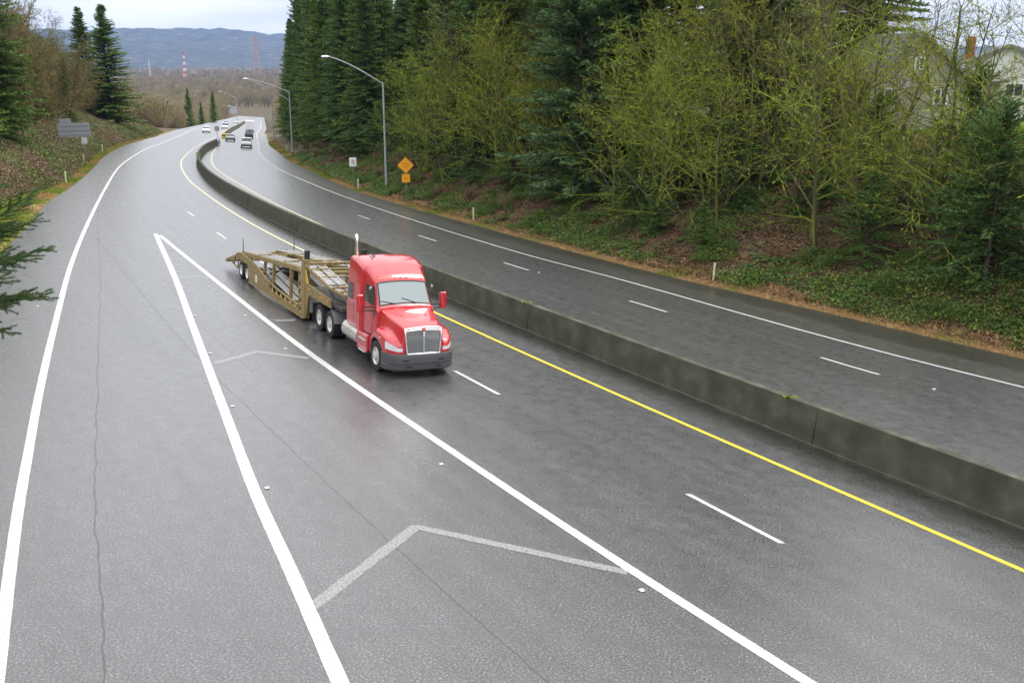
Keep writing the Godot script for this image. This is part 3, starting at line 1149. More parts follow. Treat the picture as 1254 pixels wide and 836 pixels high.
		for k in 8:
			var a := deg_to_rad(12.0 + 62.0 * k / 7.0)
			fr.append([Vector3(-5.0 + cos(a) * 0.62, 0.51 + sin(a) * 0.62, side * 1.22), Vector3(-5.0 + cos(a) * 0.62, 0.51 + sin(a) * 0.62, side * 0.58), Vector3(-5.0 + cos(a) * 0.60, 0.51 + sin(a) * 0.60, side * 0.58), Vector3(-5.0 + cos(a) * 0.60, 0.51 + sin(a) * 0.60, side * 1.22)])
		mb.loft(fr, true)
		put("quarter_fender", mb.mesh(40.0), mat(0.22, 0.23, 0.24, 0.45, 0.4), t)
		mb = MB.new()
		mb.bx(Vector3(-7.2, 0.55, side * 0.9), Vector3(0.02, 0.7, 0.6))
		put("mud_flap", mb.mesh(), M.rubber, t)
	mb = MB.new()
	mb.bx(Vector3(-5.66, 1.08, 0), Vector3(1.1, 0.12, 0.95), 0.03)
	put("fifth_wheel", mb.mesh(), M.black, t)
	mb = MB.new()
	mb.bx(Vector3(-3.45, 1.12, 0), Vector3(0.7, 0.05, 1.5), 0.01)
	put("deck_plate", mb.mesh(), M.galv, t)
	mb = MB.new()
	mb.bx(Vector3(-5.0, 0.51, 0), Vector3(0.16, 0.16, 1.6), 0.03)
	put("axle", mb.mesh(), M.black, t)
	mb = MB.new()
	mb.bx(Vector3(-6.32, 0.51, 0), Vector3(0.16, 0.16, 1.6), 0.03)
	put("axle", mb.mesh(), M.black, t)
	mb = MB.new()
	mb.bx(Vector3(0, 0.45, 0), Vector3(0.14, 0.12, 2.0), 0.03)
	put("axle", mb.mesh(), M.black, t)
	# bumper swept round the nose
	mb = MB.new()
	rings = []
	for k in 25:
		var f := k / 12.0 - 1.0
		var a := absf(f)
		var l := 1.225 * (f if a < 0.75 else signf(f) * (0.75 + 0.25 * sin((a - 0.75) / 0.25 * PI * 0.5)))
		var s := 1.29 - 0.10 * a * a - (0.0 if a < 0.70 else 0.62 * pow((a - 0.70) / 0.30, 1.7))
		var d := Vector3(1, 0, f * 0.3).normalized()
		var row := []
		for q in [[-0.14, 0.28], [-0.05, 0.25], [0.0, 0.30], [0.012, 0.44], [-0.02, 0.455], [-0.02, 0.48], [0.012, 0.495], [0.012, 0.70], [-0.02, 0.785], [-0.10, 0.80], [-0.22, 0.79]]:
			row.append(Vector3(s, q[1], l) + d * q[0])
		rings.append(row)
	mb.loft(rings)
	var bumper := put("bumper", mb.mesh(30.0), plastic, t)
	for side in [-1.0, 1.0]:
		mb = MB.new()
		mb.box(Transform3D(Basis(Vector3.UP, -side * 0.08), Vector3(1.262, 0.60, side * 0.62)), Vector3(0.03, 0.075, 0.24), 0.01)
		put("fog_lamp_slot", mb.mesh(), M.black, bumper)
	mb = MB.new()
	mb.bx(Vector3(1.278, 0.40, 0), Vector3(0.02, 0.07, 1.2), 0.005)
	put("air_slot", mb.mesh(), M.black, bumper)
	# grille: chrome surround, centre bar, two bar screens
	var gr := Node3D.new()
	gr.name = "grille"
	t.add_child(gr, true)
	var gp := func(u: float, v: float, out: float) -> Vector3:   # u -1..1 across, v 0..1 up
		return Vector3(1.165 + 0.05 * (1.0 - v) - 0.03 * u * u - 0.05 * maxf(0.0, v - 0.85) / 0.15 + out, lerpf(0.80, 1.60, v) + 0.045 * (1.0 - u * u) * v, -u * lerpf(0.56, 0.635, v))
	mb = MB.new()
	mb.loft([0, 1, 2, 3, 4, 5, 6, 7, 8].map(func(k): return [0, 1, 2, 3, 4, 5, 6, 7, 8].map(func(e): return gp.call(e / 4.0 - 1.0, k / 8.0, 0.0))), false, true)
	put("screen_back", mb.mesh(40.0), M.black, gr)
	mb = MB.new()
	for k in 47:
		var u := -0.93 + 1.86 * k / 46.0
		if absf(u) < 0.07:
			continue
		mb.tube([gp.call(u, 0.05, 0.014), gp.call(u, 0.5, 0.014), gp.call(u, 0.95, 0.014)], [0.0075, 0.0075, 0.0075], 4, false)
	for k in 14:
		var v := 0.06 + 0.88 * k / 13.0
		mb.tube([gp.call(-0.94, v, 0.010), gp.call(-0.5, v, 0.010), gp.call(0, v, 0.010), gp.call(0.5, v, 0.010), gp.call(0.94, v, 0.010)], [0.006, 0.006, 0.006, 0.006, 0.006], 4, false)
	put("screen_bars", mb.mesh(40.0), mat(0.34, 0.35, 0.36, 0.5, 0.6), gr)
	mb = MB.new()
	var loop := []
	for k in 9: loop.append(gp.call(-1.0 + k / 4.0, 0.0, 0.02))
	for k in range(1, 9): loop.append(gp.call(1.0, k / 8.0, 0.02))
	for k in range(1, 9): loop.append(gp.call(1.0 - k / 4.0, 1.0, 0.02))
	for k in range(1, 9): loop.append(gp.call(-1.0, 1.0 - k / 8.0, 0.02))
	var rr := []
	rr.resize(loop.size()); rr.fill(0.036)
	mb.tube(loop, rr, 8, false)
	mb.loft([0, 1].map(func(k): return [0, 1, 2, 3, 4, 5, 6, 7, 8].map(func(e): return gp.call(e / 4.0 - 1.0, 0.915 + 0.085 * k, 0.03))), false, true)
	put("surround", mb.mesh(50.0), M.chrome, gr)
	mb = MB.new()
	mb.loft([0, 1, 2, 3, 4].map(func(k): return [-0.075, -0.05, 0.05, 0.075].map(func(u): return gp.call(u, k / 4.0, 0.045 if absf(u) < 0.06 else 0.012))), false, true)
	put("centre_bar", mb.mesh(50.0), mat(0.6, 0.61, 0.62, 0.2, 1.0), gr)
	mb = MB.new()
	mb.slab([gp.call(-0.10, 0.99, 0.05), gp.call(0.10, 0.99, 0.05), gp.call(0.07, 0.90, 0.05), gp.call(0.0, 0.86, 0.05), gp.call(-0.07, 0.90, 0.05)], Vector3(0.012, 0, 0))
	put("emblem", mb.mesh(), mat(0.45, 0.02, 0.03, 0.25), gr)
	# roof marker lights
	for l in [0.0, 0.20, -0.20, 0.74, -0.74]:
		mb = MB.new()
		mb.box(Transform3D(Basis(Vector3.BACK, 0.9), Vector3(-0.995, top_h(-0.995, l) + 0.015, l)), Vector3(0.05, 0.03, 0.10), 0.012)
		put("marker_light", mb.mesh(50.0), amber, t)
	# roof ribs and horn
	for l in [0.42, -0.42]:
		mb = MB.new()
		var path := []
		for k in 8:
			var s := -1.15 - k * 0.2
			path.append(Vector3(s, top_h(s, l) - 0.004, l))
		mb.tube(path, [0.012, 0.012, 0.012, 0.012, 0.012, 0.012, 0.012, 0.012], 6)
		put("roof_seam", mb.mesh(50.0), red, t)
	mb = MB.new()
	mb.tube([Vector3(-2.55, 3.47, 0.55), Vector3(-2.25, 3.475, 0.55), Vector3(-2.18, 3.475, 0.55)], [0.025, 0.03, 0.06], 10)
	mb.bx(Vector3(-2.5, 3.44, 0.55), Vector3(0.05, 0.05, 0.05))
	put("air_horn", mb.mesh(50.0), M.chrome, t)
	# exhaust stack behind the sleeper, turned out at the top
	mb = MB.new()
	mb.tube([Vector3(-3.28, 1.1, 0.78), Vector3(-3.28, 3.0, 0.78), Vector3(-3.28, 3.82, 0.78), Vector3(-3.30, 3.96, 0.78), Vector3(-3.37, 4.06, 0.78)], [0.085, 0.085, 0.07, 0.07, 0.07], 14)
	put("exhaust_stack", mb.mesh(40.0), mat(0.72, 0.69, 0.62, 0.22, 1.0), t)
	HITCH = t.transform * Vector3(-5.66, 0, 0)

# ---------------------------------------------------------------- the empty car hauler
func trailer() -> void:
	var tan := rough_mat([[0.0, lin(0.08, 0.052, 0.018)], [0.35, lin(0.18, 0.130, 0.045)], [0.6, lin(0.24, 0.180, 0.068)], [1.0, lin(0.32, 0.25, 0.11)]], 0.5, 0.5, 61, 0.02, 5, 0.0, true)
	var deck := rough_mat([[0.0, lin(0.18, 0.17, 0.15)], [0.45, lin(0.38, 0.38, 0.37)], [1.0, lin(0.66, 0.66, 0.67)]], 0.8, 0.42, 62, 0.03, 5, 0.0, true)
	deck.metallic = 0.25
	var grime := rough_mat([[0.0, lin(0.02, 0.02, 0.022)], [1.0, lin(0.075, 0.07, 0.06)]], 0.7, 0.7, 63, 0.03, 4, 0.0, true)
	var amber := mat(0.8, 0.25, 0.01, 0.25)
	var redl := mat(0.5, 0.01, 0.01, 0.2)
	var t := thing("car_hauler_trailer", "empty tan two-deck car hauler trailer hitched behind the red truck", "trailer")
	var hd := deg_to_rad(28.4)
	var f := Vector3(sin(hd), 0, cos(hd))
	var o := HITCH - f * 12.0
	t.transform = frame_at(o.x, o.z, hd)
	for side in [-1.0, 1.0]:
		# side plate from the tail round the wheels to the tower
		var up := [[9.0, 0.37], [4.7, 0.37], [4.65, 0.72], [4.2, 0.76], [2.9, 1.02], [1.3, 1.20], [-0.2, 1.26], [-0.6, 1.24], [-1.25, 1.05]]
		var mb := MB.new()
		var rows := []
		var s := 9.0
		while s > -1.26:
			var lo := 0.15
			if s < 1.12:
				lo = 0.92 - 0.55 * pow(clampf((s - 0.85) / 0.27, 0.0, 1.0), 2.0)
			if s < -0.9:
				lo = 0.86
			var hi: float = maxf(table(up, s)[1], lo + 0.02)
			rows.append([Vector3(s, lo, side * 1.25), Vector3(s, hi, side * 1.25), Vector3(s, hi, side * 1.31), Vector3(s, lo, side * 1.31)])
			s -= 0.09
		mb.loft(rows, true)
		mb.fan(rows[0]); mb.fan(rows[-1], true)
		put("side_plate", mb.mesh(30.0), tan, t)
		# rolled rim along the top of the plate
		mb = MB.new()
		var rim := [Vector3(-1.25, 1.06, side * 1.29), Vector3(-0.6, 1.25, side * 1.29), Vector3(-0.2, 1.28, side * 1.29), Vector3(1.3, 1.21, side * 1.29), Vector3(2.9, 1.03, side * 1.29), Vector3(4.2, 0.77, side * 1.29), Vector3(5.5, 0.65, side * 1.29), Vector3(7.6, 0.56, side * 1.29), Vector3(9.0, 0.54, side * 1.29)]
		for k in rim.size() - 1:
			mb.bar(rim[k], rim[k + 1] + (rim[k + 1] - rim[k]).normalized() * 0.02, 0.09, 0.07, 0.012)
		put("rim_rail", mb.mesh(30.0), tan, t)
		mb = MB.new()
		mb.bar(Vector3(1.1, 0.13, side * 1.29), Vector3(9.6, 0.13, side * 1.29), 0.12, 0.05, 0.01)
		put("lower_flange", mb.mesh(30.0), tan, t)
		# zigzag gussets between flange and rim
		for k in 6:
			mb = MB.new()
			var a := 4.9 + k * 0.66
			mb.slab([Vector3(a, 0.37, side * 1.27), Vector3(a + 0.34, 0.37, side * 1.27), Vector3(a + 0.17, 0.60 - 0.01 * k, side * 1.27)], Vector3(0, 0, side * 0.03))
			put("gusset", mb.mesh(), mat(0.42, 0.29, 0.06, 0.5), t)
		# a placard on the plate
		mb = MB.new()
		mb.bx(Vector3(2.5, 0.50, side * 1.318), Vector3(0.36, 0.34, 0.012), 0.004)
		put("placard", mb.mesh(), mat(0.6, 0.56, 0.42, 0.5), t)
		# upper rail
		mb = MB.new()
		mb.bar(Vector3(-0.35, 1.27, side * 1.20), Vector3(9.0, 1.98, side * 1.20), 0.09, 0.20, 0.015)
		put("upper_rail", mb.mesh(30.0), tan, t)
		for q in [[1.2, 1.22, 1.28], [3.6, 0.95, 1.48], [5.0, 0.70, 1.58], [7.6, 0.58, 1.78]]:
			mb = MB.new()
			mb.bar(Vector3(q[0], q[1], side * 1.21), Vector3(q[0] + 0.05, q[2], side * 1.2), 0.13, 0.13, 0.02, Vector3.RIGHT)
			put("stanchion", mb.mesh(30.0), tan, t)
		mb = MB.new()
		mb.tube([Vector3(3.7, 0.9, side * 1.1), Vector3(5.2, 1.28, side * 1.1)], [0.06, 0.06], 10)
		mb.tube([Vector3(5.2, 1.28, side * 1.1), Vector3(6.4, 1.60, side * 1.1)], [0.035, 0.035], 10)
		put("hydraulic_ram", mb.mesh(40.0), grime, t)
		# runways: slatted planks, upper deck, well ramp, front deck and tail
		runway(t, deck, Vector3(-0.3, 1.36, side * 0.80), Vector3(9.0, 2.08, side * 0.80), 0.64)
		runway(t, deck, Vector3(2.9, 1.08, side * 0.85), Vector3(7.9, 0.50, side * 0.85), 0.60)
		runway(t, deck, Vector3(9.75, 2.20, side * 0.80), Vector3(12.2, 1.90, side * 0.80), 0.64)
		runway(t, deck, Vector3(12.25, 1.86, side * 0.80), Vector3(14.15, 1.88, side * 0.80), 0.64)
		runway(t, deck, Vector3(-0.45, 1.32, side * 0.80), Vector3(-3.85, 0.47, side * 0.80), 0.62)
		for q in [[Vector3(-0.35, 1.33, 0), Vector3(9.0, 2.05, 0), 0.45], [Vector3(9.8, 2.15, 0), Vector3(12.25, 1.85, 0), 1.17], [Vector3(9.8, 2.15, 0), Vector3(12.25, 1.85, 0), 0.45], [Vector3(12.2, 1.83, 0), Vector3(14.2, 1.84, 0), 1.17], [Vector3(12.2, 1.83, 0), Vector3(14.2, 1.84, 0), 0.45], [Vector3(-0.5, 1.25, 0), Vector3(-3.95, 0.40, 0), 1.17], [Vector3(-0.5, 1.25, 0), Vector3(-3.95, 0.40, 0), 0.45]]:
			mb = MB.new()
			mb.bar(q[0] + Vector3(0, 0, side * q[2]), q[1] + Vector3(0, 0, side * q[2]), 0.06, 0.12, 0.01)
			put("deck_rail", mb.mesh(30.0), tan, t)
		# lift tower
		mb = MB.new()
		mb.bx(Vector3(9.56, 1.32, side * 1.20), Vector3(0.42, 2.38, 0.22), 0.02)
		var tower := put("lift_tower", mb.mesh(30.0), tan, t)
		mb = MB.new()
		mb.bx(Vector3(8.98, 1.1, side * 1.27), Vector3(0.07, 1.9, 0.09), 0.01)
		for k in 6:
			mb.bx(Vector3(9.18, 0.25 + k * 0.34, side * 1.27), Vector3(0.36, 0.15, 0.08), 0.01)
		put("pin_plate", mb.mesh(30.0), tan, tower)
		mb = MB.new()
		mb.tube([Vector3(9.66, 2.5, side * 1.18), Vector3(9.66, 2.84, side * 1.18)], [0.11, 0.11], 14)
		put("ram_cap", mb.mesh(40.0), M.black, tower)
		mb = MB.new()
		mb.slab([Vector3(9.77, 1.55, side * 1.24), Vector3(10.12, 1.60, side * 1.24), Vector3(9.77, 2.10, side * 1.24)], Vector3(0, 0, side * 0.04))
		put("bracket", mb.mesh(), mat(0.45, 0.31, 0.06, 0.5), tower)
		# gooseneck plate over the drive wheels
		mb = MB.new()
		rows = []
		s = 9.75
		while s < 12.9:
			var lo := lerpf(0.20, 1.16, smoothstep(9.8, 10.25, s))
			var hi := lerpf(1.60, 1.46, (s - 9.75) / 3.1)
			rows.append([Vector3(s, lo, side * 1.22), Vector3(s, hi, side * 1.22), Vector3(s, hi, side * 1.28), Vector3(s, lo, side * 1.28)])
			s += 0.08
		mb.loft(rows, true, true)
		mb.fan(rows[-1])
		put("gooseneck_plate", mb.mesh(30.0), tan, t)
		for q in [[10.35, 1.42], [11.9, 1.38], [12.6, 1.36]]:
			mb = MB.new()
			mb.bx(Vector3(q[0], q[1], side * 1.29), Vector3(0.12, 0.06, 0.03), 0.008)
			put("side_marker", mb.mesh(), amber, t)
		mb = MB.new()
		for k in 3:
			mb.tube([Vector3(12.0 + k * 0.1, 1.9, side * 1.05), Vector3(12.5 + k * 0.1, 1.75, side * 1.22), Vector3(12.9 + k * 0.12, 1.55, side * 1.18), Vector3(13.2 + k * 0.1, 1.45, side * 0.9)], [0.035, 0.035, 0.035, 0.035], 6)
		put("hose_bundle", mb.mesh(50.0), M.black, t)
		mb = MB.new()
		mb.bx(Vector3(-3.98, 0.44, side * 0.95), Vector3(0.06, 0.14, 0.4), 0.015)
		put("tail_light", mb.mesh(), redl, t)
		mb = MB.new()
		mb.bar(Vector3(-3.6, 0.42, side * 1.0), Vector3(-2.2, 0.24, side * 1.0), 0.05, 0.06)
		mb.bar(Vector3(-2.2, 0.24, side * 1.0), Vector3(-1.2, 0.62, side * 1.0), 0.05, 0.06)
		mb.bar(Vector3(-2.2, 0.24, side * 1.0), Vector3(-2.0, 0.86, side * 1.0), 0.05, 0.06)
		mb.bar(Vector3(-3.0, 0.32, side * 1.0), Vector3(-2.7, 0.68, side * 1.0), 0.05, 0.06)
		put("tail_strut", mb.mesh(), tan, t)
		mb = MB.new()
		mb.tube([Vector3(-0.15, 1.25, side * 1.24), Vector3(-0.15, 2.0, side * 1.24)], [0.022, 0.018], 6)
		put("marker_pole", mb.mesh(), M.black, t)
		for x in [-0.60, 0.52]:
			wheel(t, Vector3(x, 0.42, side * 1.10), side, 0.42, 0.30, 0.10, -0.03, M.white_rim if M.has("white_rim") else M.steel_wheel)
	for q in [[2.2, 1.30, 0.5, 0.22], [4.6, 1.44, 0.9, 0.26], [6.4, 1.58, 0.5, 0.2], [10.9, 1.55, 0.9, 0.3], [12.9, 1.55, 1.0, 0.26]]:
		var bm := MB.new()
		bm.bx(Vector3(q[0], q[1] - 0.08, 0.0), Vector3(q[2], q[3], 0.7), 0.03)
		bm.tube([Vector3(q[0] - q[2], q[1], 0.3), Vector3(q[0] + q[2], q[1] + 0.06, 0.36)], [0.05, 0.05], 8)
		put("hydraulic_unit", bm.mesh(30.0), grime, t)
	for q in [[10.2, 2.16, 0.0], [11.2, 2.02, 0.0], [12.9, 1.92, 0.0], [13.8, 1.93, 0.0], [2.6, 1.60, 0.0], [6.6, 1.92, 0.0], [-1.6, 1.06, 0.0]]:
		var bm := MB.new()
		bm.bx(Vector3(q[0], q[1] + 0.02, 0), Vector3(0.07, 0.07, 2.44), 0.012)
		put("wheel_chock_bar", bm.mesh(30.0), tan, t)
	var mb := MB.new()
	mb.bx(Vector3(8.0, 0.28, 0), Vector3(3.0, 0.06, 2.4), 0.01)
	mb.bx(Vector3(3.6, 0.30, 0), Vector3(6.0, 0.06, 1.2), 0.01)
	mb.bx(Vector3(-0.6, 0.42, 0), Vector3(0.14, 0.14, 2.0))
	mb.bx(Vector3(0.52, 0.42, 0), Vector3(0.14, 0.14, 2.0))
	put("well_floor", mb.mesh(), grime, t)
	mb = MB.new()
	mb.bx(Vector3(11.7, 1.28, 0), Vector3(4.4, 0.16, 2.38), 0.02)
	put("gooseneck_floor", mb.mesh(30.0), grime, t)
	for q in [[-0.35, 1.24], [1.6, 1.36], [3.6, 1.50], [5.6, 1.66], [7.4, 1.82], [8.95, 1.93], [10.4, 2.06], [12.2, 1.78], [13.4, 1.78], [14.15, 1.79], [-2.2, 0.78], [-3.9, 0.38], [9.56, 2.30]]:
		mb = MB.new()
		mb.bx(Vector3(q[0], q[1], 0), Vector3(0.10, 0.12, 2.36), 0.015)
		put("cross_member", mb.mesh(30.0), tan, t)

# a plank of cross slats between two stringers
func runway(t: Node3D, m: Material, a: Vector3, b: Vector3, w: float) -> void:
	var mb := MB.new()
	var d := b - a
	var n := int(d.length() / 0.19)
	for k in n:
		var p := a + d * ((k + 0.1) / n)
		var q := a + d * ((k + 0.66) / n)
		for e in [-0.28, 0.28]:
			var o := Vector3(0, 0, e * w)
			mb.bar(p + o, q + o, w * 0.40, 0.022)
	for e in [-0.5, 0.5]:
		var off := Vector3(0, 0.012, e * w)
		mb.bar(a + off, b + off, 0.045, 0.07, 0.006)
	put("runway", mb.mesh(), m, t).set_meta("kind", "stuff")

# ---------------------------------------------------------------- beyond the crest
func at_depth(px: float, z: float) -> float:
	return px * -z

func far_country() -> void:
	# wooded ridge across the valley
	var n := FastNoiseLite.new()
	n.seed = 3
	n.frequency = 0.0006
	n.fractal_octaves = 6
	var mb := MB.new()
	var rows := []
	for i in 46:
		var row := []
		for k in 240:
			var x := -9000.0 + k * 75.0
			var f := i / 45.0
			var z := -5600.0 - f * 5000.0
			var prof := sin(clampf(f * 1.25, 0.0, 1.0) * PI * 0.62)
			var crest := 235.0 - 0.022 * (x + 2600.0) + 90.0 * n.get_noise_1d(x * 1.0)
			var h := VALLEY - 4.0 + prof * crest * (1.0 + 0.35 * n.get_noise_2d(x * 1.6, z * 1.6)) + n.get_noise_2d(x * 5.0, z * 5.0) * 26.0 * prof
			row.append(Vector3(x, h, z))
		rows.append(row)
	mb.loft(rows)
	structure("hills", mb.mesh(60.0), rough_mat([[0.0, lin(0.006, 0.012, 0.008)], [0.45, lin(0.014, 0.024, 0.014)], [0.6, lin(0.030, 0.034, 0.018)], [0.75, lin(0.09, 0.075, 0.05)], [1.0, lin(0.16, 0.14, 0.10)]], 0.0007, 0.95, 71, 0.03, 6))
	# leafless woods filling the valley floor
	var rng := RandomNumberGenerator.new()
	rng.seed = 77
	var tm := MB.new()
	tm.colored = true
	for k in 5:
		var a := TAU * k / 5.0
		tm.col = Color(0.55, 0.5, 0.45)
		tm.tube([Vector3.ZERO, Vector3(cos(a) * 0.15, 0.5, sin(a) * 0.15), Vector3(cos(a) * 0.33, 0.95, sin(a) * 0.33)], [0.02, 0.012, 0.004], 3, false)
	for k in 420:
		var d := Vector3(rng.randfn(), rng.randfn(), rng.randfn()).normalized() * pow(rng.randf(), 0.4)
		var p := Vector3(d.x * 0.40, 0.58 + d.y * 0.42, d.z * 0.40)
		var up := (Vector3(d.x, 0.7 + rng.randf(), d.z)).normalized()
		var c := rng.randf_range(0.6, 1.3)
		tm.col = Color(c, c, c)
		tm.kite(p, up * rng.randf_range(0.08, 0.18), up.cross(Vector3(rng.randfn(), rng.randfn(), rng.randfn()).normalized()) * 0.012, Vector3.ZERO)
	var wood := MultiMesh.new()
	wood.transform_format = MultiMesh.TRANSFORM_3D
	wood.use_colors = true
	wood.mesh = tm.mesh()
	var tr := []
	var co := []
	var tries := 0
	while tr.size() < 5200 and tries < 60000:
		tries += 1
		var d := 330.0 * pow(14.0, rng.randf())
		var px := rng.randf_range(-0.50, -0.16)
		var x := px * d
		if x > cx("left_pave", -d) - 9.0 and x < cx("opp_pave", -d) + 12.0 and d < 1150.0:
			continue
		if d < 600.0 and x > cx("opp_pave", -d) and (d < 345.0 or x < cx("opp_pave", -d) + 14.0):
			continue
		var h := rng.randf_range(8.0, 17.0) * (1.0 if d > 600.0 else 0.65)
		tr.append(Transform3D(Basis(Vector3.UP, rng.randf() * TAU).scaled(Vector3(h * rng.randf_range(0.7, 1.2), h, h)), gpt(x, -d, -0.3)))
		var w := rng.randf()
		co.append(Color(0.30, 0.225, 0.135).lerp(Color(0.24, 0.21, 0.08), w) * rng.randf_range(0.75, 1.25))
	wood.instance_count = tr.size()
	for k in tr.size():
		wood.set_instance_transform(k, tr[k])
		wood.set_instance_color(k, co[k])
	var wm := mat(1, 1, 1, 0.9)
	wm.vertex_color_use_as_albedo = true
	var wo := MultiMeshInstance3D.new()
	wo.name = "bare_woodland"
	wo.multimesh = wood
	wo.material_override = wm
	add_child(wo)
	tag(wo, "far brown leafless woodland covering the valley floor below the hills", "woodland")
	wo.set_meta("kind", "stuff")
	# masts and pylons
	pylon(Vector3(-800, VALLEY, -2560), 66.0, 9.0, "red and white lattice radio mast rising from the valley woods", [mat(0.55, 0.06, 0.04, 0.6), mat(0.75, 0.75, 0.75, 0.6)], false)
	pylon(Vector3(-655, VALLEY, -2690), 108.0, 22.0, "tall rust-brown electricity pylon standing before the blue hills", [mat(0.42, 0.22, 0.15, 0.7)], true)
	pylon(Vector3(-900, VALLEY, -2600), 52.0, 6.0, "slender pale grey mast in the valley woods", [mat(0.5, 0.5, 0.52, 0.6)], false)
	# pale sheds and houses down in the valley
	var spots := [[-0.300, 700, 9, 7, 3.5, "white"], [-0.294, 790, 14, 8, 4, "grey"], [-0.283, 860, 9, 8, 4, "white"], [-0.296, 980, 26, 12, 5, "white"], [-0.272, 1050, 20, 12, 5, "grey"], [-0.335, 1300, 34, 14, 6, "white"], [-0.30, 1500, 30, 14, 6, "grey"]]
	var words := ["small white gabled shed beside the road below the crest", "long grey shed among the trees below the crest", "small white house close beside the far road", "wide white warehouse half hidden in the valley woods", "grey warehouse behind the far street lights", "large white building deep in the valley woods", "large grey building deep in the valley woods"]
	for k in spots.size():
		var s: Array = spots[k]
		var at := gpt(s[0] * s[1], -float(s[1]))
		var b := thing("shed", words[k], "building", at)
		b.rotation.y = 0.3 + k * 0.4
		var w: float = s[2]; var dp: float = s[3]; var h: float = s[4]
		var wall := MB.new()
		wall.bx(Vector3(0, h * 0.5 - 1.0, 0), Vector3(w, h + 2.0, dp))
		put("wall", wall.mesh(), mat(0.75, 0.75, 0.75, 0.7) if s[5] == "white" else mat(0.4, 0.42, 0.45, 0.7), b)
		var rf := MB.new()
		rf.loft([[Vector3(-w * 0.52, h, -dp * 0.55), Vector3(-w * 0.52, h + dp * 0.22, 0), Vector3(-w * 0.52, h, dp * 0.55)], [Vector3(w * 0.52, h, -dp * 0.55), Vector3(w * 0.52, h + dp * 0.22, 0), Vector3(w * 0.52, h, dp * 0.55)]])
		rf.tri(Vector3(-w * 0.5, h, -dp * 0.5), Vector3(-w * 0.5, h + dp * 0.21, 0), Vector3(-w * 0.5, h, dp * 0.5))
		rf.tri(Vector3(w * 0.5, h, -dp * 0.5), Vector3(w * 0.5, h + dp * 0.21, 0), Vector3(w * 0.5, h, dp * 0.5))
		put("roof", rf.mesh(), mat(0.35, 0.36, 0.38, 0.7), b)
		for e in 3:
			var dm := MB.new()
			dm.bx(Vector3(-w * 0.3 + e * w * 0.3, h * 0.4, dp * 0.5 + 0.03), Vector3(w * 0.14, h * 0.6, 0.1))
			put("door", dm.mesh(), mat(0.08, 0.09, 0.1, 0.5), b)

func pylon(at: Vector3, h: float, w: float, label: String, mats: Array, arms: bool) -> void:
	var t := thing("lattice_mast", label, "mast", at)
	var n := 9
	for k in n:
		var mb := MB.new()
		var f0 := float(k) / n
		var f1 := float(k + 1) / n
		var w0 := w * 0.5 * (1.0 - 0.86 * pow(f0, 0.7))
		var w1 := w * 0.5 * (1.0 - 0.86 * pow(f1, 0.7))
		var c := [Vector2(-1, -1), Vector2(1, -1), Vector2(1, 1), Vector2(-1, 1)]
		for e in 4:
			var a: Vector2 = c[e]
			var b: Vector2 = c[(e + 1) % 4]
			var th := 0.5
			mb.bar(Vector3(a.x * w0, f0 * h, a.y * w0), Vector3(a.x * w1, f1 * h, a.y * w1), th, th)
			mb.bar(Vector3(a.x * w0, f0 * h, a.y * w0), Vector3(b.x * w1, f1 * h, b.y * w1), th * 0.6, th * 0.6)
			mb.bar(Vector3(b.x * w0, f0 * h, b.y * w0), Vector3(a.x * w1, f1 * h, a.y * w1), th * 0.6, th * 0.6)
		put("mast_section", mb.mesh(), mats[k % mats.size()], t)
	if arms:
		for q in [0.70, 0.82, 0.94]:
			var mb := MB.new()
			mb.bar(Vector3(-w * 0.55, q * h, 0), Vector3(w * 0.55, q * h, 0), 0.6, 0.8)
			put("cross_arm", mb.mesh(), mats[0], t)

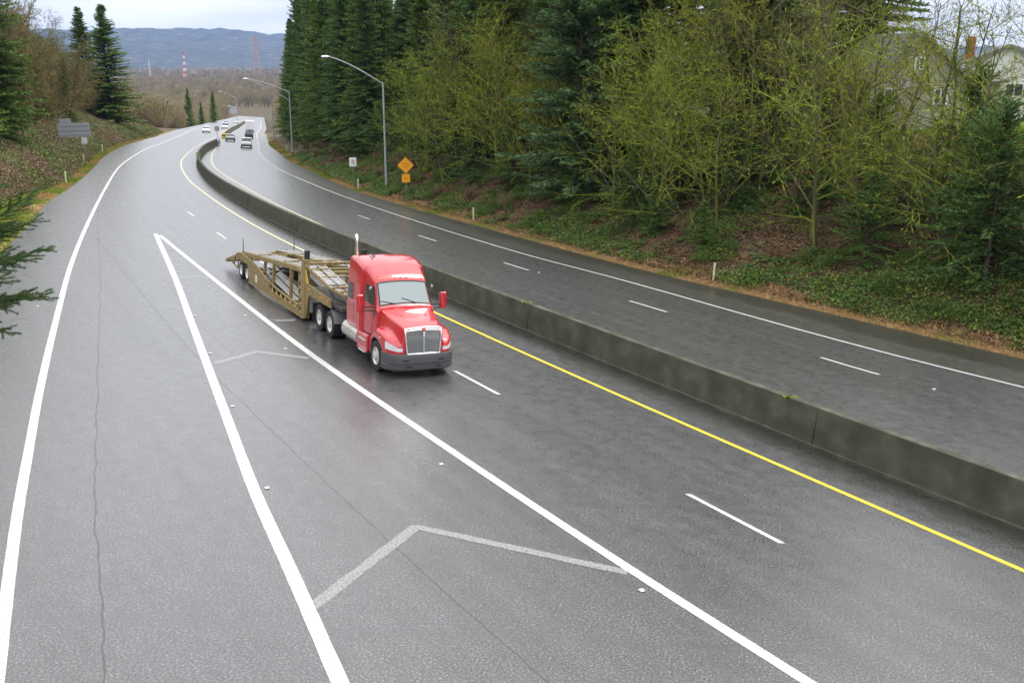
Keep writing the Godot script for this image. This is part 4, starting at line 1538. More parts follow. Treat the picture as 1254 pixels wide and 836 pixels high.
# ---------------------------------------------------------------- lamps, signs, posts
func lamp(at: Vector3, h: float, arm: Vector3, label: String, truss: bool) -> void:
	var t := thing("street_lamp", label, "street lamp", at)
	var mb := MB.new()
	mb.tube([Vector3(0, -0.3, 0), Vector3(0, 0.35, 0)], [0.20, 0.20], 12)
	put("base", mb.mesh(40.0), M.concrete, t)
	mb = MB.new()
	mb.tube([Vector3(0, 0.3, 0), Vector3(0, h * 0.5, 0), Vector3(0, h, 0), Vector3(0, h + 0.15, 0)], [0.13, 0.11, 0.09, 0.085], 12)
	put("pole", mb.mesh(40.0), M.galv, t)
	mb = MB.new()
	var pts := []
	var rad := []
	for k in 9:
		var f := k / 8.0
		pts.append(Vector3(arm.x * f, h + arm.y * (sin(f * PI * 0.5) * 0.45 + f * 0.55), arm.z * f))
		rad.append(0.065 - 0.025 * f)
	mb.tube(pts, rad, 8)
	if truss:
		mb.tube([Vector3(0, h - 1.3, 0), Vector3(arm.x * 0.62, h + arm.y * 0.66, arm.z * 0.62)], [0.05, 0.04], 8)
	put("arm", mb.mesh(40.0), M.galv, t)
	var d := Vector3(arm.x, 0.0, arm.z).normalized()
	var hd := Transform3D(Basis(d, Vector3.UP, d.cross(Vector3.UP)), pts[8] + d * 0.30)
	mb = MB.new()
	var rings := []
	for q in [[-0.36, 0.06, 0.05], [-0.25, 0.11, 0.08], [0.0, 0.19, 0.12], [0.25, 0.20, 0.11], [0.38, 0.12, 0.07], [0.42, 0.02, 0.02]]:
		var r := []
		for k in 10:
			var a := TAU * k / 10.0
			r.append(hd * Vector3(q[0], sin(a) * q[2], cos(a) * q[1]))
		rings.append(r)
	mb.loft(rings, true)
	put("lamp_head", mb.mesh(50.0), mat(0.72, 0.74, 0.77, 0.35, 0.2), t)
	mb = MB.new()
	rings = []
	for q in [[-0.18, 0.08], [0.05, 0.15], [0.28, 0.08]]:
		rings.append([hd * Vector3(q[0], -0.09, -q[1]), hd * Vector3(q[0], -0.14, 0), hd * Vector3(q[0], -0.09, q[1])])
	mb.loft(rings)
	put("lens", mb.mesh(50.0), mat(0.5, 0.5, 0.48, 0.2), t)

func rounded(w: float, h: float, r: float) -> Array:
	var o := []
	for c in [[w - r, h - r, 0], [-w + r, h - r, 90], [-w + r, -h + r, 180], [w - r, -h + r, 270]]:
		for k in 5:
			var a := deg_to_rad(c[2] + 22.5 * k)
			o.append(Vector2(c[0] + cos(a) * r, c[1] + sin(a) * r))
	return o

func plate(mb: MB, out: Array, t: Transform3D, thick: float) -> void:
	var pts := []
	for q in out:
		pts.append(t * Vector3(q.x, q.y, 0))
	mb.slab(pts, t.basis.z * -thick)

func border(mb: MB, out: Array, t: Transform3D, inn: float, w: float) -> void:
	var rows := []
	for q in out:
		rows.append([t * Vector3(q.x * inn, q.y * inn, 0.003), t * Vector3(q.x * inn * (1.0 - w), q.y * inn * (1.0 - w), 0.003)])
	rows.append(rows[0])
	mb.loft(rows)

func roadside() -> void:
	lamp(gpt(-12.2, -98.7), 9.8, Vector3(-4.7, 2.5, 1.7), "silver street lamp with a single upswept arm beside the orange diamond sign", false)
	lamp(gpt(-33.6, -157.0), 9.3, Vector3(-5.6, 2.0, 1.9), "silver street lamp with a braced arm before the far firs", true)
	lamp(gpt(-50.0, -216.0), 10.5, Vector3(-4.6, 2.2, 1.2), "far silver street lamp beside the white line, past the braced lamp", true)
	lamp(on("bar", -352.0, 0.0, 0.3), 10.0, Vector3(-4.6, 2.2, 1.2), "far street lamp standing at the median of the downhill road", false)
	# orange warning diamond with a plaque
	var orange := mat(0.86, 0.36, 0.005, 0.45)
	var black := mat(0.02, 0.018, 0.015, 0.6)
	var at := gpt(-9.6, -92.2)
	var yaw := atan2(-at.x, -at.z) + 0.10
	var t := thing("warning_sign", "orange diamond warning sign with a small square plaque below it", "sign", at)
	t.rotation.y = yaw
	var mb := MB.new()
	mb.bx(Vector3(0, 1.3, -0.05), Vector3(0.09, 3.0, 0.06), 0.01)
	put("post", mb.mesh(), mat(0.16, 0.16, 0.15, 0.7), t)
	var tilt := Transform3D(Basis(Vector3.BACK, PI / 4), Vector3(0, 2.88, 0))
	mb = MB.new()
	plate(mb, rounded(0.54, 0.54, 0.05), tilt, 0.006)
	put("diamond_panel", mb.mesh(), orange, t)
	mb = MB.new()
	border(mb, rounded(0.54, 0.54, 0.05), tilt, 0.96, 0.03)
	put("border", mb.mesh(), black, t)
	var ink := mat(0.42, 0.14, 0.005, 0.6)
	# two lines of worn lettering, too faded in the picture to read
	for row in [[2.99, 8, 0.090], [2.76, 6, 0.088]]:
		mb = MB.new()
		for k in row[1]:
			var x: float = (k - (row[1] - 1) * 0.5) * row[2]
			mb.bx(Vector3(x - 0.018, row[0], 0.004), Vector3(0.020, 0.12, 0.004))
			mb.bx(Vector3(x + 0.012, row[0] + (0.045 if k % 2 == 0 else -0.02), 0.004), Vector3(0.036, 0.022, 0.004))
			if k % 3 != 1:
				mb.bx(Vector3(x + 0.024, row[0], 0.0042), Vector3(0.018, 0.11, 0.004))
		put("lettering", mb.mesh(), ink, t)
	mb = MB.new()
	plate(mb, rounded(0.37, 0.37, 0.05), Transform3D(Basis(), Vector3(0, 1.72, 0)), 0.006)
	put("plaque", mb.mesh(), orange, t)
	mb = MB.new()
	for q in [[-0.17, 1.80, 0.05, 0.13], [-0.06, 1.76, 0.10, 0.04], [0.07, 1.71, 0.05, 0.12], [0.16, 1.80, 0.09, 0.04], [-0.05, 1.60, 0.20, 0.03]]:
		mb.bx(Vector3(q[0], q[1], 0.004), Vector3(q[2], q[3], 0.004))
	put("lettering", mb.mesh(), ink, t)
	# small white sign with a red and black symbol
	at = gpt(-16.4, -105.3)
	t = thing("regulatory_sign", "small white rectangular sign on a grey post beside the shoulder", "sign", at)
	t.rotation.y = atan2(-at.x, -at.z)
	mb = MB.new()
	mb.bx(Vector3(0, 1.1, -0.04), Vector3(0.08, 2.6, 0.05), 0.01)
	put("post", mb.mesh(), mat(0.14, 0.17, 0.16, 0.7), t)
	mb = MB.new()
	plate(mb, rounded(0.36, 0.46, 0.04), Transform3D(Basis(), Vector3(0, 2.55, 0)), 0.006)
	put("panel", mb.mesh(), mat(0.72, 0.72, 0.72, 0.5), t)
	mb = MB.new()
	mb.box(Transform3D(Basis(Vector3.BACK, -0.75), Vector3(0.03, 2.42, 0.005)), Vector3(0.50, 0.07, 0.004))
	put("arrow_mark", mb.mesh(), black, t)
	mb = MB.new()
	mb.box(Transform3D(Basis(Vector3.BACK, -0.75), Vector3(0.05, 2.66, 0.005)), Vector3(0.30, 0.10, 0.004))
	put("red_mark", mb.mesh(), mat(0.45, 0.05, 0.06, 0.5), t)
	# delineator posts
	var words := {"r": "pale delineator post at the edge of the shoulder below the leafy bank", "l": "pale delineator post in the grass below the bramble bank"}
	for q in [["r", -3.0, -78.2], ["r", 11.0, -54.1], ["r", -15.4, -101.7], ["r", -36.2, -165.0], ["l", -40.6, -92.6], ["l", -49.2, -117.6], ["l", -56.3, -141.0]]:
		var p := gpt(q[1], q[2])
		var o := thing("delineator_post", words[q[0]], "post", p, "delineator posts on the right verge" if q[0] == "r" else "delineator posts on the left verge")
		o.rotation.y = 0.35
		o.rotation.z = 0.03 * sin(q[1])
		mb = MB.new()
		mb.bx(Vector3(0, 0.5, 0), Vector3(0.12, 1.3, 0.035), 0.012)
		put("stake", mb.mesh(40.0), mat(0.62, 0.58, 0.40, 0.6), o)
		mb = MB.new()
		mb.bx(Vector3(0, 1.02, 0.02), Vector3(0.085, 0.16, 0.006), 0.002)
		put("reflector", mb.mesh(), mat(0.75, 0.75, 0.7, 0.25), o)
	# back of the guide sign on the left bank
	at = gpt(-51.4, -121.0)
	t = thing("guide_sign", "grey back of a wide guide sign with an exit tab above the bramble bank", "sign", at)
	t.rotation.y = atan2(-at.x, -at.z) + 0.12
	var top := 1.25 - at.y
	mb = MB.new()
	var alu := rough_mat([[0.0, lin(0.20, 0.21, 0.24)], [1.0, lin(0.34, 0.36, 0.40)]], 0.6, 0.55, 81, 0.02, 4, 0.0, true)
	for k in 3:
		mb = MB.new()
		mb.bx(Vector3(0, top - 0.28 - k * 0.53, 0), Vector3(3.5, 0.515, 0.04), 0.006)
		put("panel", mb.mesh(), alu, t)
	mb = MB.new()
	mb.bx(Vector3(-0.85, top + 0.26, 0), Vector3(1.25, 0.5, 0.04), 0.006)
	put("exit_tab", mb.mesh(), alu, t)
	for x in [-1.2, 1.0]:
		mb = MB.new()
		mb.bx(Vector3(x, (top - 0.4) * 0.5 + 0.2, -0.10), Vector3(0.14, top + 0.6, 0.14), 0.01)
		put("post", mb.mesh(), mat(0.2, 0.19, 0.17, 0.8), t)
	for k in 3:
		mb = MB.new()
		mb.bx(Vector3(0, top - 0.28 - k * 0.53, 0.045), Vector3(3.3, 0.07, 0.05), 0.006)
		put("stiffener", mb.mesh(), alu, t)
	mb = MB.new()
	mb.bx(Vector3(1.0, top - 2.05, 0.03), Vector3(0.65, 0.75, 0.03), 0.006)
	put("small_panel", mb.mesh(), mat(0.5, 0.5, 0.52, 0.5), t)
	# crash cushion on the end of the near barrier and a marker on the far one
	at = on("bar", -180.6, 0.0, 0.3)
	t = thing("crash_cushion", "grey crash cushion with a small sign at the end of the barrier", "crash cushion", at)
	t.rotation.y = 0.2
	for k in 4:
		mb = MB.new()
		mb.bx(Vector3(0, 0.5, 0.6 - k * 0.85), Vector3(0.75, 0.85, 0.78), 0.08)
		put("module", mb.mesh(40.0), mat(0.22, 0.25, 0.30, 0.6), t)
	mb = MB.new()
	mb.tube([Vector3(0, 0.8, -2.0), Vector3(0, 2.5, -2.0)], [0.05, 0.05], 8)
	put("sign_post", mb.mesh(), M.galv, t)
	mb = MB.new()
	plate(mb, rounded(0.42, 0.42, 0.2), Transform3D(Basis(), Vector3(0, 2.7, -1.93)), 0.01)
	put("sign_back", mb.mesh(), mat(0.30, 0.31, 0.33, 0.5), t)
	at = on("bar", -221.3, 0.0, 0.3)
	t = thing("object_marker", "yellow barrel marker on the nose of the far barrier", "marker", at)
	mb = MB.new()
	mb.lathe(Transform3D(), [Vector2(0.001, 0.0), Vector2(0.55, 0.0), Vector2(0.58, 0.3), Vector2(0.52, 0.35), Vector2(0.55, 0.9), Vector2(0.48, 1.05), Vector2(0.001, 1.08)], 20)
	put("barrel", mb.mesh(40.0), mat(0.62, 0.45, 0.02, 0.5), t)
	mb = MB.new()
	mb.lathe(Transform3D(), [Vector2(0.56, 0.5), Vector2(0.575, 0.52), Vector2(0.575, 0.68), Vector2(0.56, 0.7)], 20)
	put("dark_band", mb.mesh(40.0), black, t)

# ---------------------------------------------------------------- distant traffic
func car(label: String, at: Vector3, heading: float, paint: Material, tall: float, lights: Material) -> Node3D:
	var t := thing("car", label, "car", at)
	t.transform = frame_at(at.x, at.z, heading)
	t.position = at
	var mb := MB.new()
	var rings := []
	for q in [[2.28, 0.45, 0.70, 0.70], [2.22, 0.30, 0.80, 0.80], [1.9, 0.24, 0.90, 0.92], [1.0, 0.22, 0.92, 1.02 + tall * 0.3], [0.0, 0.22, 0.93, 1.03 + tall * 0.3], [-1.6, 0.22, 0.93, 1.06 + tall * 0.3], [-2.15, 0.26, 0.90, 1.02 + tall * 0.3], [-2.3, 0.40, 0.80, 0.90]]:
		var h: float = q[3]
		rings.append(both([Vector2(q[2] * 0.93, q[1]), Vector2(q[2], q[1] + 0.12), Vector2(q[2], h - 0.14), Vector2(q[2] * 0.95, h - 0.03), Vector2(q[2] * 0.6, h), Vector2(0, h + 0.02)], q[0]))
	mb.loft(rings)
	mb.fan(rings[0]); mb.fan(rings[-1], true)
	put("body", mb.mesh(35.0), paint, t)
	for kind in 2:
		mb = MB.new()
		rings = []
		var top := 1.46 + tall
		var low := 1.0 + tall * 0.3
		for q in ([[1.05, low, 0.86], [0.30, top - 0.04, 0.68], [-0.5, top, 0.68], [-1.5 - tall * 0.6, top - 0.05, 0.66], [-2.0 - tall * 0.2, low, 0.84]] if kind == 0 else [[0.34, top - 0.05, 0.685], [0.2, top + 0.005, 0.69], [-0.5, top + 0.03, 0.69], [-1.45 - tall * 0.6, top, 0.68], [-1.52 - tall * 0.6, top - 0.08, 0.67]]):
			var b: float = 0.9 if kind == 0 else q[1] - 0.06
			rings.append(both([Vector2(0.88 if kind == 0 else q[2], b), Vector2(q[2], maxf(q[1] - 0.05, b + 0.01)), Vector2(q[2] * 0.85, q[1]), Vector2(0, q[1] + 0.02)], q[0]))
		mb.loft(rings)
		put(["windows", "roof"][kind], mb.mesh(35.0), [mat(0.03, 0.04, 0.05, 0.06, 0.3, 0.9), paint][kind], t)
	for side in [-1.0, 1.0]:
		for s in [1.4, -1.4]:
			wheel(t, Vector3(s, 0.33, side * 0.82), side, 0.33, 0.22, 0.05, -0.01, M.steel_wheel)
		mb = MB.new()
		mb.bx(Vector3(-2.2, 0.86, side * 0.72), Vector3(0.14, 0.16, 0.24), 0.03)
		put("tail_light", mb.mesh(), lights, t)
		mb = MB.new()
		mb.bx(Vector3(2.16, 0.68, side * 0.68), Vector3(0.16, 0.14, 0.28), 0.03)
		put("headlight", mb.mesh(), mat(0.8, 0.8, 0.82, 0.15), t)
	mb = MB.new()
	mb.bx(Vector3(-2.28, 0.46, 0), Vector3(0.16, 0.30, 1.72), 0.04)
	mb.bx(Vector3(2.24, 0.40, 0), Vector3(0.14, 0.22, 1.6), 0.04)
	put("bumper", mb.mesh(), M.black, t)
	return t

func traffic() -> void:
	var white := mat(0.78, 0.78, 0.79, 0.25)
	var grey_ := mat(0.25, 0.26, 0.28, 0.25)
	var dark := mat(0.03, 0.035, 0.045, 0.2)
	var redl := mat(0.4, 0.02, 0.02, 0.2)
	var away := atan2(-0.245, -0.97)
	var back := away + PI
	car("white sport utility car driving downhill away, closest behind the bend", on("opp_white", -177.5, 0.0, -2.2), away, white, 0.25, redl)
	car("silver grey car just ahead of the white sport utility car", on("opp_white", -205.0, 0.0, -5.6), away, mat(0.45, 0.46, 0.48, 0.25, 0.3), 0.0, redl)
	car("dark car driving downhill away behind the white box truck", on("opp_white", -232.0, 0.0, -2.0), away, dark, 0.1, redl)
	car("white car coming uphill past the yellow barrel marker", on("bar", -262.0, 0.0, -5.4), back, white, 0.1, redl)
	car("white van-like car coming uphill behind the first white car", on("bar", -325.0, 0.0, -3.0), back, white, 0.35, redl)
	car("small dark car far down the uphill lanes", on("bar", -400.0, 0.0, -5.6), back, grey_, 0.0, redl)
	car("small white car furthest down the uphill lanes", on("bar", -470.0, 0.0, -3.0), back, white, 0.2, redl)
	# box truck going away
	var at := on("opp_white", -292.0, 0.0, -2.2)
	var t := thing("box_truck", "white box truck driving downhill away beyond the cars", "truck")
	t.transform = frame_at(at.x, at.z, away)
	t.position = at
	var mb := MB.new()
	mb.bx(Vector3(-1.4, 2.1, 0), Vector3(6.2, 2.5, 2.45), 0.05)
	put("cargo_box", mb.mesh(), white, t)
	mb = MB.new()
	mb.bx(Vector3(-4.52, 2.05, 0), Vector3(0.03, 2.2, 2.2), 0.01)
	put("rear_door", mb.mesh(), mat(0.65, 0.65, 0.67, 0.4), t)
	mb = MB.new()
	mb.bx(Vector3(2.6, 1.3, 0), Vector3(1.7, 1.5, 2.1), 0.15)
	put("cab", mb.mesh(50.0), white, t)
	mb = MB.new()
	mb.bx(Vector3(-1.0, 0.75, 0), Vector3(7.2, 0.25, 1.0), 0.03)
	mb.bx(Vector3(-4.5, 0.55, 0), Vector3(0.1, 0.18, 2.2), 0.02)
	put("chassis", mb.mesh(), M.black, t)
	for side in [-1.0, 1.0]:
		for s in [2.4, -2.8]:
			wheel(t, Vector3(s, 0.42, side * 0.95), side, 0.42, 0.28, 0.08, 0.0, M.steel_wheel)

# ---------------------------------------------------------------- houses behind the trees
func houses() -> void:
	var siding := rough_mat([[0.0, lin(0.26, 0.25, 0.21)], [1.0, lin(0.38, 0.37, 0.32)]], 0.4, 0.8, 91, 0.02, 4, 0.0, true)
	var white := mat(0.72, 0.72, 0.71, 0.6)
	var roof := rough_mat([[0.0, lin(0.10, 0.105, 0.115)], [1.0, lin(0.20, 0.21, 0.23)]], 0.8, 0.9, 92, 0.06, 4, 0.0, true)
	house(gpt(26.6, -73.5, 1.0), 0.10, 6.4, 8.0, 2.7, 2.6, siding, white, roof, "grey-beige gabled house with lap siding behind the mossy trees", [[-1.75, 1.45, 0.95, 0.75], [1.7, 1.35, 0.9, 0.95], [0.0, 3.45, 0.6, 0.75]], true)
	house(gpt(37.5, -80.0, 1.0), -0.35, 9.0, 7.0, 2.5, 1.9, mat(0.70, 0.70, 0.70, 0.8), white, roof, "low white house with a brick chimney to the right of the gabled house", [[-2.6, 1.3, 1.2, 0.9], [0.6, 1.3, 1.2, 0.9], [3.0, 1.3, 0.9, 0.9]], false)

func house(at: Vector3, yaw: float, w: float, dp: float, eave: float, rise: float, wallm: Material, white: Material, roofm: Material, label: String, wins: Array, porch: bool) -> void:
	var t := thing("house", label, "house", at)
	t.rotation.y = yaw
	var hw := w * 0.5
	var hd := dp * 0.5
	# lap boards round the walls, each a real lip
	var mb := MB.new()
	var y := -2.2
	while y < eave + rise:
		var y1 := y + 0.17
		var a := hw if y1 <= eave else hw * maxf(0.0, 1.0 - (y1 - eave) / rise)
		var b := hw if y <= eave else hw * maxf(0.0, 1.0 - (y - eave) / rise)
		mb.quad(Vector3(-b, y, hd + 0.02), Vector3(b, y, hd + 0.02), Vector3(a, y1, hd), Vector3(-a, y1, hd))
		mb.quad(Vector3(-b, y, hd), Vector3(b, y, hd), Vector3(b, y, hd + 0.02), Vector3(-b, y, hd + 0.02))
		mb.quad(Vector3(b, y, -hd), Vector3(-b, y, -hd), Vector3(-a, y1, -hd), Vector3(a, y1, -hd))
		if y1 <= eave:
			for s in [-1.0, 1.0]:
				mb.quad(Vector3(s * (hw + 0.02), y, s * hd), Vector3(s * (hw + 0.02), y, -s * hd), Vector3(s * hw, y1, -s * hd), Vector3(s * hw, y1, s * hd))
		y = y1
	put("siding", mb.mesh(), wallm, t)
	for s in [-1.0, 1.0]:
		mb = MB.new()
		var e := Vector3(s * (hw + 0.45), eave - 0.45 * rise / hw, 0)
		var r := Vector3(0, eave + rise, 0)
		var up := Vector3(0, 0.14, 0)
		var rows := []
		for z in [hd + 0.4, -hd - 0.4]:
			rows.append([e + Vector3(0, 0, z), r + Vector3(0, 0, z), r + up + Vector3(0, 0, z), e + up + Vector3(0, 0, z)])
		mb.loft(rows, true)
		mb.fan(rows[0]); mb.fan(rows[1], true)
		var rf := put("roof", mb.mesh(), roofm, t)
		mb = MB.new()
		mb.bar(e + Vector3(0, 0.02, hd + 0.42), r + Vector3(0, 0.02, hd + 0.42), 0.05, 0.22)
		put("bargeboard", mb.mesh(), mat(0.16, 0.17, 0.18, 0.7), rf)
	for q in wins:
		mb = MB.new()
		mb.bx(Vector3(q[0], q[1], hd + 0.035), Vector3(q[2] - 0.02, q[3] - 0.02, 0.02))
		var win := put("window", mb.mesh(), mat(0.05, 0.06, 0.07, 0.06, 0.0, 0.8), t)
		mb = MB.new()
		for e in [-1.0, 1.0]:
			mb.bx(Vector3(q[0] + e * q[2] * 0.5, q[1], hd + 0.05), Vector3(0.10, q[3] + 0.2, 0.06), 0.01)
			mb.bx(Vector3(q[0], q[1] + e * q[3] * 0.5, hd + 0.053), Vector3(q[2] + 0.08, 0.10, 0.06), 0.01)
		mb.bx(Vector3(q[0], q[1], hd + 0.048), Vector3(0.06, q[3], 0.04))
		put("frame", mb.mesh(), white, win)
	if porch:
		mb = MB.new()
		mb.bx(Vector3(hw + 1.9, eave * 0.5 - 0.7, -0.5), Vector3(3.7, eave + 1.3, dp - 2.6), 0.02)
		put("side_wing", mb.mesh(), wallm, t)
		mb = MB.new()
		mb.box(Transform3D(Basis(Vector3.RIGHT, 0.18), Vector3(hw + 1.9, eave + 0.1, -0.3)), Vector3(4.1, 0.12, dp - 1.6))
		put("wing_roof", mb.mesh(), roofm, t)
		mb = MB.new()
		mb.bx(Vector3(hw + 1.5, 1.25, hd - 1.76), Vector3(1.1, 0.85, 0.04), 0.005)
		put("wing_window", mb.mesh(), white, t)
		mb = MB.new()
		for e in [-0.27, 0.27]:
			mb.bx(Vector3(hw + 1.5 + e, 1.25, hd - 1.73), Vector3(0.44, 0.7, 0.02))
		put("wing_pane", mb.mesh(), mat(0.05, 0.06, 0.07, 0.06, 0.0, 0.8), t)
	else:
		mb = MB.new()
		mb.bx(Vector3(-hw * 0.55, eave + rise * 0.6 + 0.4, 0.6), Vector3(0.6, 2.2, 0.6), 0.02)
		put("chimney", mb.mesh(), rough_mat([[0.0, lin(0.25, 0.09, 0.05)], [1.0, lin(0.45, 0.18, 0.09)]], 2.0, 0.9, 93, 0.06, 3, 0.0, true), t)

# ---------------------------------------------------------------- trees
func sway(rng: RandomNumberGenerator, k: float) -> Vector3:
	return Vector3(rng.randfn(), rng.randfn(), rng.randfn()) * k

func tinted(rng: RandomNumberGenerator, a: Color, b: Color, lo := 0.6, hi := 1.35) -> Color:
	return a.lerp(b, rng.randf()) * rng.randf_range(lo, hi)

# a conifer: straight tapered trunk, whorls of drooping limbs, each limb a flat spray
func conifer(seed_: int, H: float, R: float, bare: float, gap: float, step: float, klen: float, kwid: float, droop: float, ca: Color, cb: Color, pw := 0.85, irr := 0.25) -> Array:
	var rng := RandomNumberGenerator.new()
	rng.seed = seed_
	var tr := MB.new()
	var pts := []
	var rad := []
	for k in 8:
		var f := k / 7.0
		pts.append(Vector3(sin(f * 3.0 + seed_) * 0.12, f * H, cos(f * 2.3 + seed_) * 0.12))
		rad.append(maxf(0.02, H * 0.0125 * (1.0 - f) + 0.02))
	pts[0].y = -0.8
	tr.tube(pts, rad, 9)
	var cr := MB.new()
	cr.colored = true
	var y := bare * H
	while y < H * 0.985:
		var f := (y - bare * H) / (H * (1.0 - bare))
		var n := rng.randi_range(4, 6)
		for b in n:
			var az := rng.randf() * TAU
			var L := R * pow(1.0 - f, pw) * rng.randf_range(0.87 - irr, 0.87 + irr) * minf(1.0, 0.55 + f * 5.0) + 0.25
			var out := Vector3(cos(az), 0, sin(az))
			var p := Vector3(0, y + rng.randf_range(-0.5, 0.5) * gap, 0)
			var rise := lerpf(-droop, 0.75, pow(f, 1.4)) + rng.randf_range(-0.12, 0.12)
			var d := (out + Vector3.UP * rise).normalized()
			var path := [p]
			var seg := 5
			for s in seg:
				d = (d + Vector3.UP * (-0.10 if s < 2 else 0.09) * (1.0 - f) + sway(rng, 0.03)).normalized()
				p += d * L / seg
				path.append(p)
			cr.col = Color(0.07, 0.045, 0.03)
			cr.tube(path, [0.035, 0.03, 0.024, 0.018, 0.012, 0.004], 3, false)
			var t := 0.10
			while t < 1.0:
				var q: float = t * seg
				var i := mini(int(q), seg - 1)
				var a: Vector3 = path[i].lerp(path[i + 1], q - i)
				var dir: Vector3 = (path[i + 1] - path[i]).normalized()
				var sd := dir.cross(Vector3.UP).normalized()
				var un := sd.cross(dir)
				var kl := klen * (0.55 + 0.6 * minf(1.0, L / R)) * (1.15 - 0.55 * t)
				for s in [-1.0, 1.0]:
					cr.col = tinted(rng, ca, cb)
					var al: Vector3 = (dir * rng.randf_range(0.35, 0.8) + sd * s * rng.randf_range(0.6, 1.0) + un * rng.randf_range(-0.35, 0.2)).normalized() * kl * rng.randf_range(0.65, 1.25)
					var ac := al.cross(un + sway(rng, 0.45)).normalized() * kwid * rng.randf_range(0.6, 1.2)
					cr.kite(a, al, ac, Vector3.DOWN * kl * rng.randf_range(0.0, 0.22))
				if rng.randf() < 0.75:
					cr.col = tinted(rng, ca, cb)
					var al: Vector3 = (dir + un * rng.randf_range(0.1, 0.6) + sway(rng, 0.25)).normalized() * kl * 0.8
					cr.kite(a, al, al.cross(sway(rng, 1.0)).normalized() * kwid, Vector3.ZERO)
				t += step / L
			cr.col = tinted(rng, ca, cb)
			cr.kite(path[seg - 1], (path[seg] - path[seg - 1]) * 1.6, (path[seg] - path[seg - 1]).cross(Vector3.UP + sway(rng, 0.3)).normalized() * kwid, Vector3.ZERO)
		y += gap * rng.randf_range(0.7, 1.25) * (1.0 - 0.45 * f)
	return [tr.mesh(60.0), cr.mesh()]

# a leafless broadleaf: stems, limbs, branches and twigs, furred with moss
func limb(mb: MB, rng: RandomNumberGenerator, p: Vector3, d: Vector3, L: float, r: float, level: int, o: Dictionary) -> void:
	var seg: int = [6, 5, 4, 3][level]
	var path := [p]
	var rad := [r]
	var up: float = o.up[level]
	for s in seg:
		d = (d + Vector3.UP * up * (0.6 + 0.4 * s / seg) + sway(rng, o.wander[level])).normalized()
		p += d * L / seg
		path.append(p)
		rad.append(maxf(0.006, r * (1.0 - (s + 1.0) / seg * (0.75 if level == 0 else 0.85))))
	mb.col = (o.bark if rng.randf() < 0.30 else o.moss.lerp(o.bark, rng.randf() * 0.6)) * rng.randf_range(0.7, 1.25)
	if level == 0:
		mb.col = tinted(rng, o.bark, o.moss, 0.8, 1.1)
	mb.tube(path, rad, [7, 5, 4, 3][level], false)
	# moss along the upper side
	if level > 0 and o.fur > 0.0:
		var n := int(L * o.fur * (1.0 if level < 3 else 0.5))
		for k in n:
			var q := rng.randf() * (seg - 0.01)
			var i := int(q)
			var a: Vector3 = path[i].lerp(path[i + 1], q - i)
			mb.col = tinted(rng, o.moss, o.tip, 0.6, 1.4)
			var al: Vector3 = ((path[i + 1] - path[i]).normalized() + sway(rng, 0.22)).normalized() * rng.randf_range(0.18, 0.45)
			mb.kite(a, al, al.cross(sway(rng, 1.0)).normalized() * rng.randf_range(0.011, 0.022), Vector3.ZERO)
	if level >= o.depth:
		return
	var kids: int = o.kids[level]
	for k in kids:
		var f: float = lerpf(o.from[level], 0.98, (k + rng.randf()) / kids)
		var q := f * seg
		var i := mini(int(q), seg - 1)
		var a: Vector3 = path[i].lerp(path[i + 1], q - i)
		var dir: Vector3 = (path[i + 1] - path[i]).normalized()
		var sd := dir.cross(sway(rng, 1.0)).normalized()
		var nd: Vector3 = (dir * o.keep[level] + sd * 1.0 + Vector3.UP * o.lift[level]).normalized()
		limb(mb, rng, a, nd, L * o.ratio[level] * (1.15 - 0.6 * f) * rng.randf_range(0.6, 1.25), maxf(0.011, rad[i] * 0.58), level + 1, o)

func broadleaf(seed_: int, H: float, stems: int, o: Dictionary) -> Array:
	var rng := RandomNumberGenerator.new()
	rng.seed = seed_
	var tr := MB.new()
	tr.colored = true
	var cr := MB.new()
	cr.colored = true
	for s in stems:
		var az := TAU * s / stems + rng.randf()
		var d := (Vector3.UP + Vector3(cos(az), 0, sin(az)) * (0.04 if stems == 1 else rng.randf_range(0.10, 0.26))).normalized()
		var h := H * rng.randf_range(0.8, 1.0)
		var p := Vector3(cos(az), -0.5 / 0.3, sin(az)) * (0.3 if stems > 1 else 0.001)
		p.y = -0.5
		var r0 := H * rng.randf_range(0.0075, 0.011)
		var path := [p]
		var rad := [r0 * 1.35]
		var dd := d
		var n := 10
		for k in n:
			dd = (dd + Vector3.UP * 0.02 + sway(rng, 0.045)).normalized()
			p += dd * h / n
			path.append(p)
			rad.append(r0 * (1.0 - 0.85 * (k + 1.0) / n) + 0.008)
		var first := tr.v.size()
		tr.col = o.bark
		tr.tube(path, rad, 8, false)
		for k in range(first, tr.v.size()):
			tr.c[k] = o.bark.lerp(o.moss, pow(rng.randf(), 2.2)) * rng.randf_range(0.7, 1.2)
		var lim: int = o.limbs
		for k in lim:
			var f := lerpf(o.first, 0.99, (k + rng.randf()) / lim)
			var q := f * n
			var i := mini(int(q), n - 1)
			var a: Vector3 = path[i].lerp(path[i + 1], q - i)
			var ang := rng.randf() * TAU
			var nd := (Vector3(cos(ang), 0, sin(ang)) + Vector3.UP * rng.randf_range(o.rise0, o.rise1)).normalized()
			limb(cr, rng, a, nd, H * o.reach * (1.1 - 0.65 * f) * rng.randf_range(0.6, 1.2), maxf(0.034, rad[i] * 0.55), 1, o)
	return [tr.mesh(), cr.mesh()]

